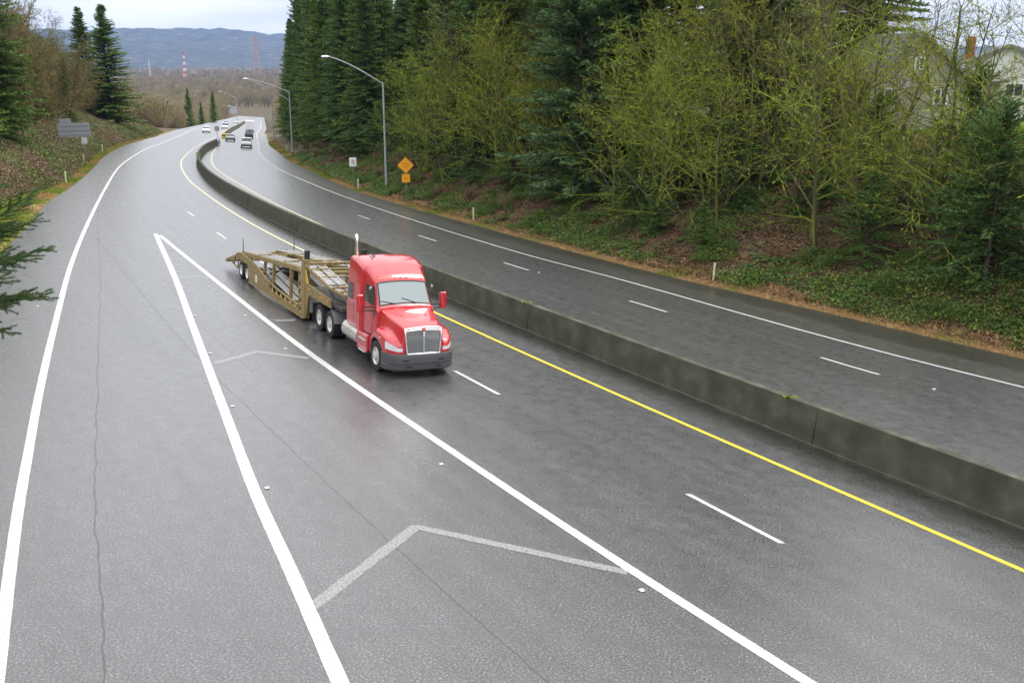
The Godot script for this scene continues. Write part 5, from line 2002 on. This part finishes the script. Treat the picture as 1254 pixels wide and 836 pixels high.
# scatter small leaves through a crown
func leafy(cr: MB, rng: RandomNumberGenerator, n: int, c: Vector3, r: Vector3, ca: Color, cb: Color, size: float) -> void:
	for k in n:
		var d := sway(rng, 1.0).normalized() * pow(rng.randf(), 0.45)
		cr.col = tinted(rng, ca, cb)
		var al := (Vector3(d.x, 0.4, d.z) + sway(rng, 0.7)).normalized() * size * rng.randf_range(0.6, 1.3)
		cr.kite(c + d * r, al, al.cross(sway(rng, 1.0)).normalized() * size * 0.28, Vector3.DOWN * size * 0.2)

var proto := {}

func species(key: String, called: String, category: String, parts: Array, trunk: Material, crown: Material) -> void:
	proto[key] = {"name": called, "cat": category, "parts": parts, "trunk": trunk, "crown": crown}

func plant(key: String, x: float, z: float, k: float, yaw: float, label: String, group: String, lean := Vector2.ZERO, sink := 0.0) -> Node3D:
	var q: Dictionary = proto[key]
	var t := thing(q.name, label, q.cat, gpt(x, z, -sink), group)
	t.basis = Basis(Vector3(0, 0, 1), lean.x) * Basis(Vector3(1, 0, 0), lean.y) * Basis(Vector3.UP, yaw).scaled(Vector3.ONE * k)
	put("trunk", q.parts[0], q.trunk, t)
	put("crown", q.parts[1], q.crown, t)
	return t

func leaf_mat(rough := 0.65, back := 0.85) -> StandardMaterial3D:
	var m := mat(1, 1, 1, rough, 0.0, 0.35)
	m.vertex_color_use_as_albedo = true
	m.backlight_enabled = true
	m.backlight = Color(back, back, back)
	return m

func right_x(z: float, u: float) -> float:
	return cx("opp_pave", z) + u / skew("opp_pave", z)

func left_x(z: float, u: float) -> float:
	return cx("left_pave", z) - u / skew("left_pave", z)

func forest() -> void:
	M.leaf = leaf_mat()
	M.twig = leaf_mat(0.9, 0.0)
	var bark := rough_mat([[0.0, lin(0.025, 0.020, 0.014)], [0.6, lin(0.07, 0.058, 0.045)], [1.0, lin(0.15, 0.13, 0.10)]], 0.9, 0.95, 101, 0.03, 5, 2.0, true)
	var fa := Color(0.056, 0.110, 0.025)
	var fb := Color(0.185, 0.269, 0.056)
	species("fir0", "fir_tree", "tree", conifer(1, 27.0, 4.8, 0.03, 0.38, 0.125, 0.72, 0.085, 0.20, fa, fb), bark, M.leaf)
	species("fir1", "fir_tree", "tree", conifer(2, 31.0, 4.6, 0.06, 0.40, 0.125, 0.74, 0.085, 0.24, fa, Color(0.146, 0.241, 0.073)), bark, M.leaf)
	species("fir2", "fir_tree", "tree", conifer(3, 23.0, 4.7, 0.02, 0.37, 0.125, 0.70, 0.085, 0.16, Color(0.062, 0.123, 0.027), Color(0.213, 0.302, 0.062)), bark, M.leaf)
	species("spruce", "spruce_tree", "tree", conifer(4, 21.0, 5.8, 0.03, 0.40, 0.125, 0.72, 0.110, 0.08, Color(0.058, 0.112, 0.040), Color(0.155, 0.245, 0.098), 0.7), bark, M.leaf)
	species("sapling0", "young_hemlock", "tree", conifer(5, 6.5, 2.6, 0.02, 0.36, 0.13, 0.42, 0.045, 0.10, Color(0.056, 0.118, 0.029), Color(0.157, 0.263, 0.056), 0.6, 0.55), bark, M.leaf)
	species("sapling1", "young_hemlock", "tree", conifer(6, 9.5, 3.7, 0.02, 0.40, 0.13, 0.46, 0.048, 0.16, Color(0.047, 0.101, 0.031), Color(0.134, 0.230, 0.056), 0.55, 0.60), bark, M.leaf)
	var mo := {"bark": Color(0.084, 0.074, 0.054), "moss": Color(0.224, 0.252, 0.016), "tip": Color(0.314, 0.342, 0.022), "up": [0.0, 0.10, 0.05, -0.03], "wander": [0.05, 0.12, 0.14, 0.14], "kids": [0, 7, 4, 0], "from": [0.2, 0.20, 0.20, 0.2], "keep": [0.6, 0.75, 0.7, 0.6], "lift": [0.2, 0.25, 0.12, 0.0], "ratio": [0.4, 0.55, 0.60, 0.5], "depth": 3, "fur": 4.5, "limbs": 15, "first": 0.16, "rise0": 0.15, "rise1": 1.0, "reach": 0.40}
	species("moss0", "mossy_alder", "tree", broadleaf(11, 15.0, 3, mo), M.twig, M.twig)
	var mb_ := mo.duplicate()
	mb_.moss = Color(0.151, 0.129, 0.045); mb_.tip = Color(0.196, 0.185, 0.045)
	species("moss1", "mossy_alder", "tree", broadleaf(12, 18.0, 2, mb_), M.twig, M.twig)
	var mo2 := mo.duplicate()
	mo2.reach = 0.5
	mo2.limbs = 17
	mo2.first = 0.10
	mo2.up = [0.0, 0.03, 0.02, -0.06]
	mo2.moss = Color(0.196, 0.241, 0.018); mo2.tip = Color(0.269, 0.325, 0.025)
	species("moss2", "mossy_alder", "tree", broadleaf(13, 13.0, 2, mo2), M.twig, M.twig)
	species("moss3", "mossy_alder", "tree", broadleaf(14, 20.0, 1, mo), M.twig, M.twig)
	# bank-side willow and alder with olive buds
	var wi := mo.duplicate()
	wi.bark = Color(0.10, 0.085, 0.055); wi.moss = Color(0.150, 0.118, 0.042); wi.tip = Color(0.190, 0.165, 0.045)
	wi.kids = [0, 9, 8, 0]; wi.fur = 6.0; wi.limbs = 15; wi.first = 0.12; wi.reach = 0.42
	species("willow0", "budding_willow", "tree", broadleaf(21, 11.0, 3, wi), M.twig, M.twig)
	var wi2 := wi.duplicate()
	wi2.moss = Color(0.118, 0.128, 0.034); wi2.tip = Color(0.140, 0.170, 0.040)
	species("willow1", "budding_willow", "tree", broadleaf(22, 13.0, 3, wi2), M.twig, M.twig)
	var ba := wi.duplicate()
	ba.bark = Color(0.140, 0.126, 0.119); ba.moss = Color(0.154, 0.126, 0.112); ba.tip = Color(0.168, 0.140, 0.126); ba.fur = 0.0
	species("bare", "bare_tree", "tree", broadleaf(23, 17.0, 1, ba), M.twig, M.twig)
	print("protos ", Time.get_ticks_msec())
	var rng := RandomNumberGenerator.new()
	rng.seed = 404
	# ---- right bank, hero trees first
	plant("spruce", 5.0, -75.5, 1.0, 0.4, "broad blue-green spruce standing out before the mossy alders", "")
	var FIR := "tall dark green fir in the dense stand behind the street lamps"
	var FG := "firs in the stand behind the street lamps"
	var z := -98.0
	while z > -250.0:
		for row in 4:
			var u := 6.5 + row * 5.5 + rng.randf_range(-1.6, 1.6)
			if z > -104.0 and row == 0:
				continue
			if z > -120.0 and z < -107.0 and row == 0:
				continue
			var zz := z + rng.randf_range(-1.8, 1.8)
			plant("fir%d" % rng.randi_range(0, 2), right_x(zz, u), zz, rng.randf_range(0.72, 1.05), rng.randf() * TAU, FIR, FG)
		z -= 5.6
	# sparse tall firs behind the alders
	var BACK := "tall fir rising behind the mossy alders on the bank"
	for q in [[-70, 14.5, 1.0], [-81, 13, 1.05], [-84, 22, 1.0], [-90, 13, 1.05], [-92, 24, 1.1], [-76, 21, 1.0], [-96, 17, 1.05], [-86, 33, 1.1], [-87, 17.5, 1.1], [-94, 10.5, 1.0], [-78, 10.5, 0.95], [-66, 11.0, 0.95], [-74, 17.5, 0.95], [-91, 19.5, 1.1], [-40, 15, 0.95], [-80, 27, 1.1]]:
		plant("fir%d" % rng.randi_range(0, 1), right_x(q[0], q[1]), q[0], q[2], rng.randf() * TAU, BACK, "firs behind the mossy alders")
	# the mossy, leafless alders
	var MOSS := {"moss0": "three-stemmed leafless alder furred with yellow-green moss on the leafy bank", "moss1": "tall forked leafless alder furred with yellow-green moss on the bank", "moss2": "low wide-spreading leafless alder furred with yellow-green moss", "moss3": "tall single-trunk leafless alder furred with yellow-green moss"}
	for q in [[-95, 7, "moss2", 1.0], [-99, 5.5, "moss2", 0.85], [-91, 9.5, "moss0", 1.0], [-87, 6.5, "moss2", 0.95], [-84, 10, "moss1", 0.9], [-80, 5.8, "moss0", 0.75], [-71, 9.5, "moss0", 0.9], [-67, 7.0, "moss2", 1.0], [-66, 12, "moss1", 0.9], [-63, 9.0, "moss0", 1.0], [-61, 5.5, "moss2", 0.8], [-59.5, 9.0, "moss1", 0.85], [-53.5, 6.8, "moss0", 0.8], [-58.0, 11.5, "moss1", 0.75], [-64.5, 4.8, "moss2", 0.9], [-69.5, 5.6, "moss2", 0.9], [-68, 10.5, "moss0", 1.0], [-89, 8.0, "moss0", 0.95], [-93, 5.2, "moss2", 0.9], [-97, 10.5, "moss1", 0.9], [-82, 8.0, "moss2", 0.9], [-55.5, 6.5, "moss2", 1.0], [-52.5, 8.8, "moss0", 0.9], [-49.5, 12.5, "moss3", 0.85], [-48.5, 6.0, "moss2", 0.95], [-47.5, 10.0, "moss0", 1.0], [-44.5, 12.5, "moss1", 0.9], [-43.5, 7.5, "moss2", 1.05], [-40, 10.0, "moss0", 1.0], [-37, 6.5, "moss2", 0.9], [-35, 11, "moss1", 0.9], [-30, 8, "moss0", 0.9], [-24, 10, "moss1", 0.9], [-66, 15.5, "moss3", 0.9], [-73, 14, "moss3", 0.9], [-78, 18, "moss1", 0.9]]:
		var zz: float = q[0]
		plant(q[2], right_x(zz, q[1]), zz, q[3], rng.randf() * TAU, MOSS[q[2]], {"moss0": "three-stemmed mossy alders", "moss1": "tall forked mossy alders", "moss2": "spreading mossy alders", "moss3": "single-trunk mossy alders"}[q[2]], Vector2(rng.randf_range(-0.05, 0.10), rng.randf_range(-0.02, 0.08)))
	# young hemlocks low on the bank
	var HEM := {"sapling0": "small bushy young hemlock with light green sprays on the right bank", "sapling1": "taller young hemlock with wide drooping sprays on the right bank"}
	for q in [[-45.5, 4.6, "sapling1", 0.85], [-42.5, 5.5, "sapling1", 1.0], [-49, 8.0, "sapling0", 1.1], [-51.5, 5.2, "sapling0", 0.75], [-55, 8.4, "sapling0", 1.0], [-39, 6.0, "sapling1", 0.9], [-63.5, 4.2, "sapling0", 0.55], [-66.5, 4.8, "sapling0", 0.8], [-73, 5.4, "sapling1", 0.7], [-79, 7.2, "sapling0", 0.9], [-88, 5.0, "sapling0", 0.7], [-93, 6.0, "sapling1", 0.75], [-97, 8.5, "sapling1", 0.8], [-102, 7.5, "sapling1", 0.9], [-108, 6.0, "sapling0", 0.9], [-116, 6.0, "sapling0", 1.0], [-60, 10.5, "sapling1", 0.8], [-47, 13, "sapling1", 0.9], [-36, 9, "sapling1", 1.0], [-33, 5.5, "sapling0", 1.0], [-58.5, 3.4, "sapling0", 0.42], [-52.5, 10.0, "sapling1", 0.8], [-48.0, 6.2, "sapling1", 0.75], [-62, 7.4, "sapling1", 0.6], [-43.5, 9.5, "sapling1", 1.0], [-69, 8.4, "sapling0", 0.9], [-84, 6.2, "sapling1", 0.7]]:
		var zz: float = q[0]
		plant(q[2], right_x(zz, q[1]), zz, q[3], rng.randf() * TAU, HEM[q[2]], "small young hemlocks" if q[2] == "sapling0" else "taller young hemlocks")
	# ---- left bank
	var WIL := "bushy olive-brown willow just coming into bud on the left bank"
	for k in 30:
		var zz := -88.0 - k * 4.6 + rng.randf_range(-1.5, 1.5)
		var u := 9.0 + rng.randf_range(-2.0, 3.0) + (0.0 if k % 2 == 0 else 5.0)
		plant("willow%d" % (k % 2), left_x(zz, u), zz, rng.randf_range(0.95, 1.3) * (1.0 if zz > -170.0 else 0.75), rng.randf() * TAU, WIL, "budding willows on the left bank")
	for k in 16:
		var zz := -96.0 - k * 14.0
		plant("willow%d" % (k % 2), left_x(zz, 20.0 + rng.randf_range(-2, 4)), zz, rng.randf_range(0.8, 1.05), rng.randf() * TAU, WIL, "budding willows on the left bank")
	for q in [[-99, 7.2, 0.95, "fir0"], [-105, 10.0, 0.9, "fir2"], [-118, 12, 1.0, "fir2"], [-106, 13, 1.0, "fir1"], [-92, 12.5, 0.8, "fir1"], [-108, 12.5, 0.55, "fir2"], [-196, 6.5, 0.98, "fir2"], [-204, 12, 0.8, "fir0"], [-90, 8.0, 0.75, "fir2"], [-150, 11, 0.55, "fir2"], [-140, 8.0, 0.42, "fir2"], [-158, 7.5, 0.40, "fir0"], [-112, 19, 0.9, "fir1"]]:
		plant(q[3], left_x(q[0], q[1]), q[0], q[2], rng.randf() * TAU, "dark fir standing among the willows on the left bank", "firs on the left bank").scale *= Vector3(1.0, 1.0, 1.0) if q[0] > -190.0 else Vector3(1.6, 1.0, 1.6)
	plant("bare", left_x(-128, 22), -128.0, 1.0, 0.3, "leafless grey tree showing against the sky above the willows", "")
	# dark firs by the far bend
	for q in [[-0.312, 430, 0.85], [-0.300, 445, 0.65], [-0.288, 470, 0.6]]:
		plant("fir2", q[0] * q[1], -float(q[1]), q[2], rng.randf() * TAU, "lone dark fir among the brown woods beyond the bend", "firs beyond the bend")

# ---------------------------------------------------------------- ferns, brambles, grass and litter
func scatter(called: String, label: String, category: String, m: Mesh, material: Material, tr: Array, co: Array) -> void:
	var mm := MultiMesh.new()
	mm.transform_format = MultiMesh.TRANSFORM_3D
	mm.use_colors = true
	mm.mesh = m
	mm.instance_count = tr.size()
	for k in tr.size():
		mm.set_instance_transform(k, tr[k])
		mm.set_instance_color(k, co[k])
	var o := MultiMeshInstance3D.new()
	o.name = called
	o.multimesh = mm
	o.material_override = material
	add_child(o)
	tag(o, label, category)
	o.set_meta("kind", "stuff")

func upright(rng: RandomNumberGenerator, at: Vector3, k: float, lean := 0.2) -> Transform3D:
	var b := Basis(Vector3.UP, rng.randf() * TAU)
	b = Basis(Vector3(cos(rng.randf() * TAU), 0, sin(rng.randf() * TAU)).normalized(), rng.randf() * lean) * b
	return Transform3D(b.scaled(Vector3(k, k * rng.randf_range(0.75, 1.25), k)), at)

func undergrowth() -> void:
	var rng := RandomNumberGenerator.new()
	rng.seed = 909
	var tint := mat(1, 1, 1, 0.85)
	tint.vertex_color_use_as_albedo = true
	# sword fern
	var stalk := mat(0.06, 0.05, 0.02, 0.8)
	var ferns := []
	for v in 2:
		var fm := MB.new()
		fm.colored = true
		var sm := MB.new()
		for k in 15:
			var az := TAU * k / 15.0 + rng.randf_range(-0.2, 0.2)
			var out := Vector3(cos(az), 0, sin(az))
			var L := rng.randf_range(0.7, 1.05)
			var up := rng.randf_range(0.7, 1.5)
			var p := Vector3.ZERO
			var d := (out + Vector3.UP * up).normalized()
			var prev := p
			for s in 11:
				d = (d + Vector3.DOWN * 0.13).normalized()
				p += d * L / 11.0
				sm.tube([prev, p], [0.006, 0.005], 3, false)
				prev = p
				var w := 0.16 * sin((s + 1.2) / 12.0 * PI) + 0.02
				var sd := d.cross(Vector3.UP).normalized()
				fm.col = tinted(rng, Color(0.064, 0.159, 0.029), Color(0.144, 0.273, 0.051), 0.7, 1.2)
				for e in [-1.0, 1.0]:
					fm.kite(p, (sd * e + d * 0.3 + Vector3.DOWN * 0.1).normalized() * w, d * 0.034, Vector3.ZERO)
		ferns.append([sm.mesh(), fm.mesh()])
	var n := 0
	while n < 280:
		var z := -34.0 - 90.0 * pow(rng.randf(), 0.9)
		var u := 1.8 + 14.0 * pow(rng.randf(), 1.4)
		var x := right_x(z, u)
		var o := thing("sword_fern", "green sword fern growing out of the leaf litter on the bank", "fern", gpt(x, z, -0.05), "sword ferns on the right bank")
		o.rotation.y = rng.randf() * TAU
		o.scale = Vector3.ONE * rng.randf_range(0.7, 1.35)
		put("stalks", ferns[n % 2][0], stalk, o)
		put("fronds", ferns[n % 2][1], M.leaf, o)
		n += 1
	# low leafy shrubs
	var shrubs := []
	for v in 2:
		var cr := MB.new()
		cr.colored = true
		leafy(cr, rng, 900, Vector3(0, 0.5, 0), Vector3(0.75, 0.5, 0.75), Color(0.051, 0.115, 0.029), Color(0.159, 0.230, 0.043), 0.11)
		var st := MB.new()
		for k in 16:
			var az := rng.randf() * TAU
			var e := Vector3(cos(az) * 0.6, rng.randf_range(0.5, 0.95), sin(az) * 0.6)
			st.tube([Vector3(0, -0.1, 0), e * Vector3(0.4, 0.6, 0.4), e], [0.014, 0.01, 0.004], 3, false)
		shrubs.append([st.mesh(), cr.mesh()])
	for k in 90:
		var z := -36.0 - 85.0 * rng.randf()
		var o := thing("leafy_shrub", "low leafy evergreen shrub at the foot of the right bank", "shrub", gpt(right_x(z, 1.7 + 5.0 * rng.randf()), z, -0.05), "low shrubs on the right bank")
		o.rotation.y = rng.randf() * TAU
		o.scale = Vector3(1, rng.randf_range(0.6, 1.0), 1) * rng.randf_range(0.6, 1.15)
		put("stems", shrubs[k % 2][0], stalk, o)
		put("leaves", shrubs[k % 2][1], M.leaf, o)
	# brown scrub with bare stems
	var bm := MB.new()
	bm.colored = true
	for k in 70:
		var az := rng.randf() * TAU
		var e := Vector3(cos(az) * rng.randf_range(0.3, 1.0), rng.randf_range(0.6, 1.5), sin(az) * rng.randf_range(0.3, 1.0))
		bm.col = tinted(rng, Color(0.144, 0.093, 0.057), Color(0.230, 0.172, 0.086))
		bm.tube([Vector3(0, -0.1, 0), e * Vector3(0.35, 0.65, 0.35), e], [0.012, 0.008, 0.003], 3, false)
		for j in 6:
			var p := e * rng.randf_range(0.5, 1.0)
			var al := sway(rng, 1.0).normalized() * rng.randf_range(0.15, 0.35)
			bm.kite(p, al, al.cross(Vector3.UP).normalized() * 0.007, Vector3.ZERO)
	var bst := MB.new()
	bst.colored = true
	bst.col = Color(0.115, 0.086, 0.057)
	bst.tube([Vector3(0, -0.2, 0), Vector3(0.02, 0.12, 0)], [0.05, 0.03], 5)
	var bmesh := bm.mesh()
	var bstem := bst.mesh()
	for k in 60:
		var z := -60.0 - 110.0 * rng.randf()
		var o := thing("brown_scrub", "leafless brown scrub bush between the ferns on the right bank", "bush", gpt(right_x(z, 2.2 + 7.0 * rng.randf()), z), "brown scrub on the right bank")
		o.rotation.y = rng.randf() * TAU
		o.scale = Vector3.ONE * rng.randf_range(0.7, 1.2)
		put("stump", bstem, tint, o)
		put("twigs", bmesh, tint, o)
	# fallen leaves
	var lm := MB.new()
	lm.colored = true
	for k in 7:
		var a := Vector3(rng.randf_range(-0.25, 0.25), rng.randf_range(0.0, 0.05), rng.randf_range(-0.25, 0.25))
		var al := Vector3(rng.randfn(), rng.randf_range(-0.3, 0.3), rng.randfn()).normalized() * rng.randf_range(0.09, 0.17)
		var c := rng.randf_range(0.55, 1.35)
		lm.col = Color(c, c, c)
		lm.kite(a, al, al.cross(Vector3.UP).normalized() * rng.randf_range(0.03, 0.055), Vector3.UP * 0.02)
	var tr := []
	var co := []
	for k in 60000:
		var z := -30.0 - 120.0 * pow(rng.randf(), 1.4)
		var u := 0.9 + 19.0 * pow(rng.randf(), 1.3)
		var at := gpt(right_x(z, u), z, 0.02)
		tr.append(upright(rng, at, rng.randf_range(0.8, 1.5), 0.5))
		co.append(Color(0.122, 0.061, 0.034).lerp(Color(0.287, 0.166, 0.079), pow(rng.randf(), 1.6)))
	scatter("fallen_leaves", "brown fallen leaves covering the right bank", "leaf litter", lm.mesh(), tint, tr, co)
	# bramble and ivy leaves low over the ground
	var vm := MB.new()
	vm.colored = true
	for k in 12:
		var c := rng.randf_range(0.6, 1.35)
		vm.col = Color(c, c, c)
		var a := Vector3(rng.randf_range(-0.3, 0.3), rng.randf_range(0.05, 0.35), rng.randf_range(-0.3, 0.3))
		var al := Vector3(rng.randfn(), rng.randf_range(-0.5, 0.7), rng.randfn()).normalized() * rng.randf_range(0.08, 0.16)
		vm.kite(a, al, al.cross(sway(rng, 1.0)).normalized() * rng.randf_range(0.025, 0.05), Vector3.DOWN * 0.02)
	tr = []
	co = []
	var patch := FastNoiseLite.new()
	patch.seed = 19
	patch.frequency = 0.16
	while tr.size() < 30000:
		var z := -26.0 - 130.0 * pow(rng.randf(), 1.3)
		var u := 1.0 + 17.0 * pow(rng.randf(), 1.4)
		var x := right_x(z, u)
		if patch.get_noise_2d(x, z) < 0.0 - (0.06 if z > -50.0 else 0.0):
			continue
		tr.append(upright(rng, gpt(x, z), rng.randf_range(0.7, 1.3), 0.4))
		co.append(Color(0.043, 0.098, 0.025).lerp(Color(0.187, 0.245, 0.031), pow(rng.randf(), 2.0)))
	var leafm := leaf_mat(0.55, 0.2)
	scatter("bramble_ground_cover", "green bramble and ivy leaves trailing over the right bank", "ground cover", vm.mesh(), leafm, tr, co)
	# the left bank is one thicket of bramble
	tr = []
	co = []
	for k in 85000:
		var z := -52.0 - 190.0 * pow(rng.randf(), 1.5)
		var start := lerpf(3.4, 1.5, smoothstep(70.0, 95.0, -z))
		var u := start + 22.0 * pow(rng.randf(), 1.2)
		var x := left_x(z, u)
		var thick := 0.9 * smoothstep(start, start + 2.0, u) * (0.7 + 0.9 * patch.get_noise_2d(x * 1.5, z * 1.5) + 0.3)
		tr.append(upright(rng, gpt(x, z, rng.randf() * maxf(0.05, thick)), rng.randf_range(0.9, 1.7), 0.9))
		var w := clampf(patch.get_noise_2d(x * 0.6 + 90.0, z * 0.6) * 1.6 + 0.45 + rng.randf_range(-0.25, 0.25), 0.0, 1.0)
		co.append(Color(0.241, 0.172, 0.109).lerp(Color(0.149, 0.213, 0.052), w) * rng.randf_range(0.7, 1.3))
	scatter("bramble_thicket", "tangled green and russet bramble thicket covering the left bank", "thicket", vm.mesh(), leafm, tr, co)
	# grass along both verges
	var gm := MB.new()
	gm.colored = true
	for k in 16:
		var az := rng.randf() * TAU
		var p := Vector3(rng.randf_range(-0.12, 0.12), -0.02, rng.randf_range(-0.12, 0.12))
		var al := Vector3(cos(az) * rng.randf_range(0.1, 0.7), 1.0, sin(az) * rng.randf_range(0.1, 0.7)).normalized() * rng.randf_range(0.12, 0.30)
		var c := rng.randf_range(0.6, 1.3)
		gm.col = Color(c, c, c)
		gm.kite(p, al, al.cross(sway(rng, 1.0)).normalized() * 0.008, Vector3(cos(az), -0.4, sin(az)) * 0.06)
	tr = []
	co = []
	for k in 26000:
		var right := rng.randf() < 0.65
		var z := -26.0 - 190.0 * pow(rng.randf(), 1.25)
		var u := 0.03 + 1.5 * pow(rng.randf(), 1.5)
		var x := right_x(z, u) if right else left_x(z, u * (2.2 if z > -80.0 else 1.0))
		tr.append(upright(rng, gpt(x, z), rng.randf_range(0.5, 1.1) * (0.6 + 0.5 * minf(1.0, u)), 0.6))
		var dry := Color(0.598, 0.414, 0.196).lerp(Color(0.391, 0.241, 0.115), rng.randf())
		var green := Color(0.287, 0.331, 0.043).lerp(Color(0.129, 0.216, 0.029), rng.randf())
		var w := clampf(patch.get_noise_2d(x * 0.8 + 30.0, z * 0.8) * 2.0 + (0.12 if right else 0.6) + (0.35 if right and z < -95.0 else 0.0), 0.0, 1.0)
		co.append(dry.lerp(green, w))
	scatter("verge_grass", "dry tan and green grass edging the shoulders", "grass", gm.mesh(), leafm, tr, co)
	# lawn blades by the house and the bright grass left of the ramp
	tr = []
	co = []
	for k in 9000:
		var z := -48.0 - 40.0 * rng.randf()
		tr.append(upright(rng, gpt(right_x(z, 19.2 + 12.0 * rng.randf()), z, 0.04), rng.randf_range(0.6, 1.0), 0.5))
		co.append(Color(0.216, 0.331, 0.029).lerp(Color(0.345, 0.431, 0.057), rng.randf()))
	for k in 4000:
		var z := -60.0 - 24.0 * rng.randf()
		tr.append(upright(rng, gpt(left_x(z, 1.6 + 4.0 * rng.randf()), z), rng.randf_range(0.7, 1.2), 0.5))
		co.append(Color(0.230, 0.345, 0.029).lerp(Color(0.374, 0.460, 0.057), rng.randf()))
	scatter("green_grass", "bright green grass of the lawn and the left verge", "grass", gm.mesh(), leafm, tr, co)
	# moss cushions and weeds on the barrier
	var ms := MB.new()
	for k in 60:
		var al := (sway(rng, 1.0) + Vector3.UP * 0.8).normalized() * rng.randf_range(0.04, 0.10)
		ms.kite(Vector3(rng.randfn() * 0.06, 0, rng.randfn() * 0.03), al, al.cross(sway(rng, 1.0)).normalized() * 0.02, Vector3.ZERO)
	var msm := ms.mesh()
	var mossm := mat(0.17, 0.24, 0.02, 0.9)
	for q in [-27.2, -39.6, -126.0, -131.0]:
		var o := put("moss_tuft", msm, mossm)
		o.position = on("bar", q, 1.12, 0.30)
		o.scale = Vector3.ONE * (1.3 if q > -60.0 else 2.0)
		tag(o, "bright green moss tuft sitting on a joint of the barrier", "moss", "moss tufts on the barrier")

# ---------------------------------------------------------------- the spruce beside the bridge
func near_spruce() -> void:
	var rng := RandomNumberGenerator.new()
	rng.seed = 31
	var foot := gpt(-6.75, -10.3)
	var t := thing("near_spruce", "dark green spruce whose needled branch tips reach over the ramp", "tree", foot)
	var top := 8.9 - foot.y
	var mb := MB.new()
	mb.tube([Vector3(0, -0.5, 0), Vector3(0.03, top * 0.5, 0), Vector3(0, top, 0)], [0.14, 0.08, 0.015], 10)
	put("trunk", mb.mesh(50.0), mat(0.06, 0.045, 0.03, 0.95), t)
	var wood := mat(0.085, 0.06, 0.035, 0.9)
	# limbs: height on the trunk, direction, length, rise
	var limbs := []
	var y := 0.6
	while y < top - 0.15:
		var f := y / top
		for k in 6:
			var az := rng.randf_range(0.6, 1.4) * PI
			limbs.append([y + rng.randf_range(-0.15, 0.15), Vector3(cos(az), rng.randf_range(0.0, 0.35), sin(az)), (1.0 - f) * 2.6 + 0.45, f])
		y += 0.34
	# those that reach into the picture
	for q in [[6.05, Vector3(1.0, 0.40, 0.10), 2.15], [6.0, Vector3(0.95, 0.30, 0.25), 1.95], [5.95, Vector3(1.0, 0.22, 0.0), 2.05], [5.85, Vector3(0.98, 0.16, 0.15), 2.0], [5.8, Vector3(1.0, 0.26, 0.30), 1.95], [5.7, Vector3(0.98, 0.12, 0.05), 1.9], [6.15, Vector3(0.95, 0.26, -0.08), 1.9], [6.2, Vector3(0.95, 0.12, 0.2), 1.8], [6.35, Vector3(0.98, 0.18, 0.1), 1.75], [6.75, Vector3(0.9, 0.14, 0.0), 1.6], [6.95, Vector3(0.95, 0.02, 0.15), 1.55], [6.6, Vector3(0.95, 0.05, -0.05), 1.6], [5.6, Vector3(0.95, 0.05, 0.2), 1.75]]:
		q[0] += 0.40 - foot.y
		limbs.append([q[0], q[1], q[2] - 0.08, 2.0])
	for l in limbs:
		var st := MB.new()
		var nd := MB.new()
		nd.colored = true
		var fine: bool = l[3] > 1.5
		var p := Vector3(0, l[0], 0)
		var d: Vector3 = l[1].normalized()
		var L: float = l[2]
		var path := [p]
		for s in 6:
			d = (d + Vector3.UP * (-0.05 if s < 3 else 0.05) + sway(rng, 0.03)).normalized()
			p += d * L / 6.0
			path.append(p)
		st.tube(path, [0.022, 0.018, 0.014, 0.011, 0.008, 0.006, 0.004], 5, false)
		var twigs := [[path[4], path[6]]]
		var n := int(L * (20.0 if fine else 6.0))
		for k in n:
			var q := (0.2 + 0.8 * (k + rng.randf()) / n) * 5.99
			var i := int(q)
			var a: Vector3 = path[i].lerp(path[i + 1], q - i)
			var dir: Vector3 = (path[i + 1] - path[i]).normalized()
			var sd := dir.cross(Vector3.UP).normalized() * (1.0 if k % 2 == 0 else -1.0)
			var td := (dir * 0.75 + sd * 0.8 + Vector3.UP * rng.randf_range(-0.35, 0.25)).normalized()
			var tl := L * 0.24 * (1.25 - 0.75 * q / 6.0) * rng.randf_range(0.7, 1.2)
			twigs.append([a, a + td * tl])
			if fine and tl > 0.26:
				for e in 2:
					var b := a + td * tl * (0.4 + 0.3 * e)
					var sd2 := td.cross(Vector3.UP).normalized() * (1.0 if e == 0 else -1.0)
					twigs.append([b, b + (td * 0.8 + sd2 * 0.7 + Vector3.DOWN * 0.1).normalized() * tl * 0.45])
		for w in twigs:
			var a: Vector3 = w[0]
			var e: Vector3 = w[1]
			st.tube([a, e], [0.005, 0.0025], 3, false)
			var dir := (e - a).normalized()
			var s1 := dir.cross(Vector3.UP).normalized()
			var s2 := s1.cross(dir)
			var m := int((e - a).length() * (480.0 if fine else 90.0))
			for k in m:
				var f := (k + rng.randf()) / m
				var ang := rng.randf() * TAU
				var radial := s1 * cos(ang) + s2 * (sin(ang) * 0.75 + 0.25)
				var al := (dir * 0.75 + radial).normalized() * (0.030 if fine else 0.05) * rng.randf_range(0.75, 1.2)
				nd.col = tinted(rng, Color(0.020, 0.060, 0.020), Color(0.070, 0.150, 0.034), 0.7, 1.3)
				var q := a.lerp(e, f)
				var ac := al.cross(sway(rng, 1.0)).normalized() * (0.0028 if fine else 0.006)
				nd.tri(q - ac, q + ac, q + al)
		var br := put("branch", st.mesh(), wood, t)
		put("needles", nd.mesh(), M.leaf, br)
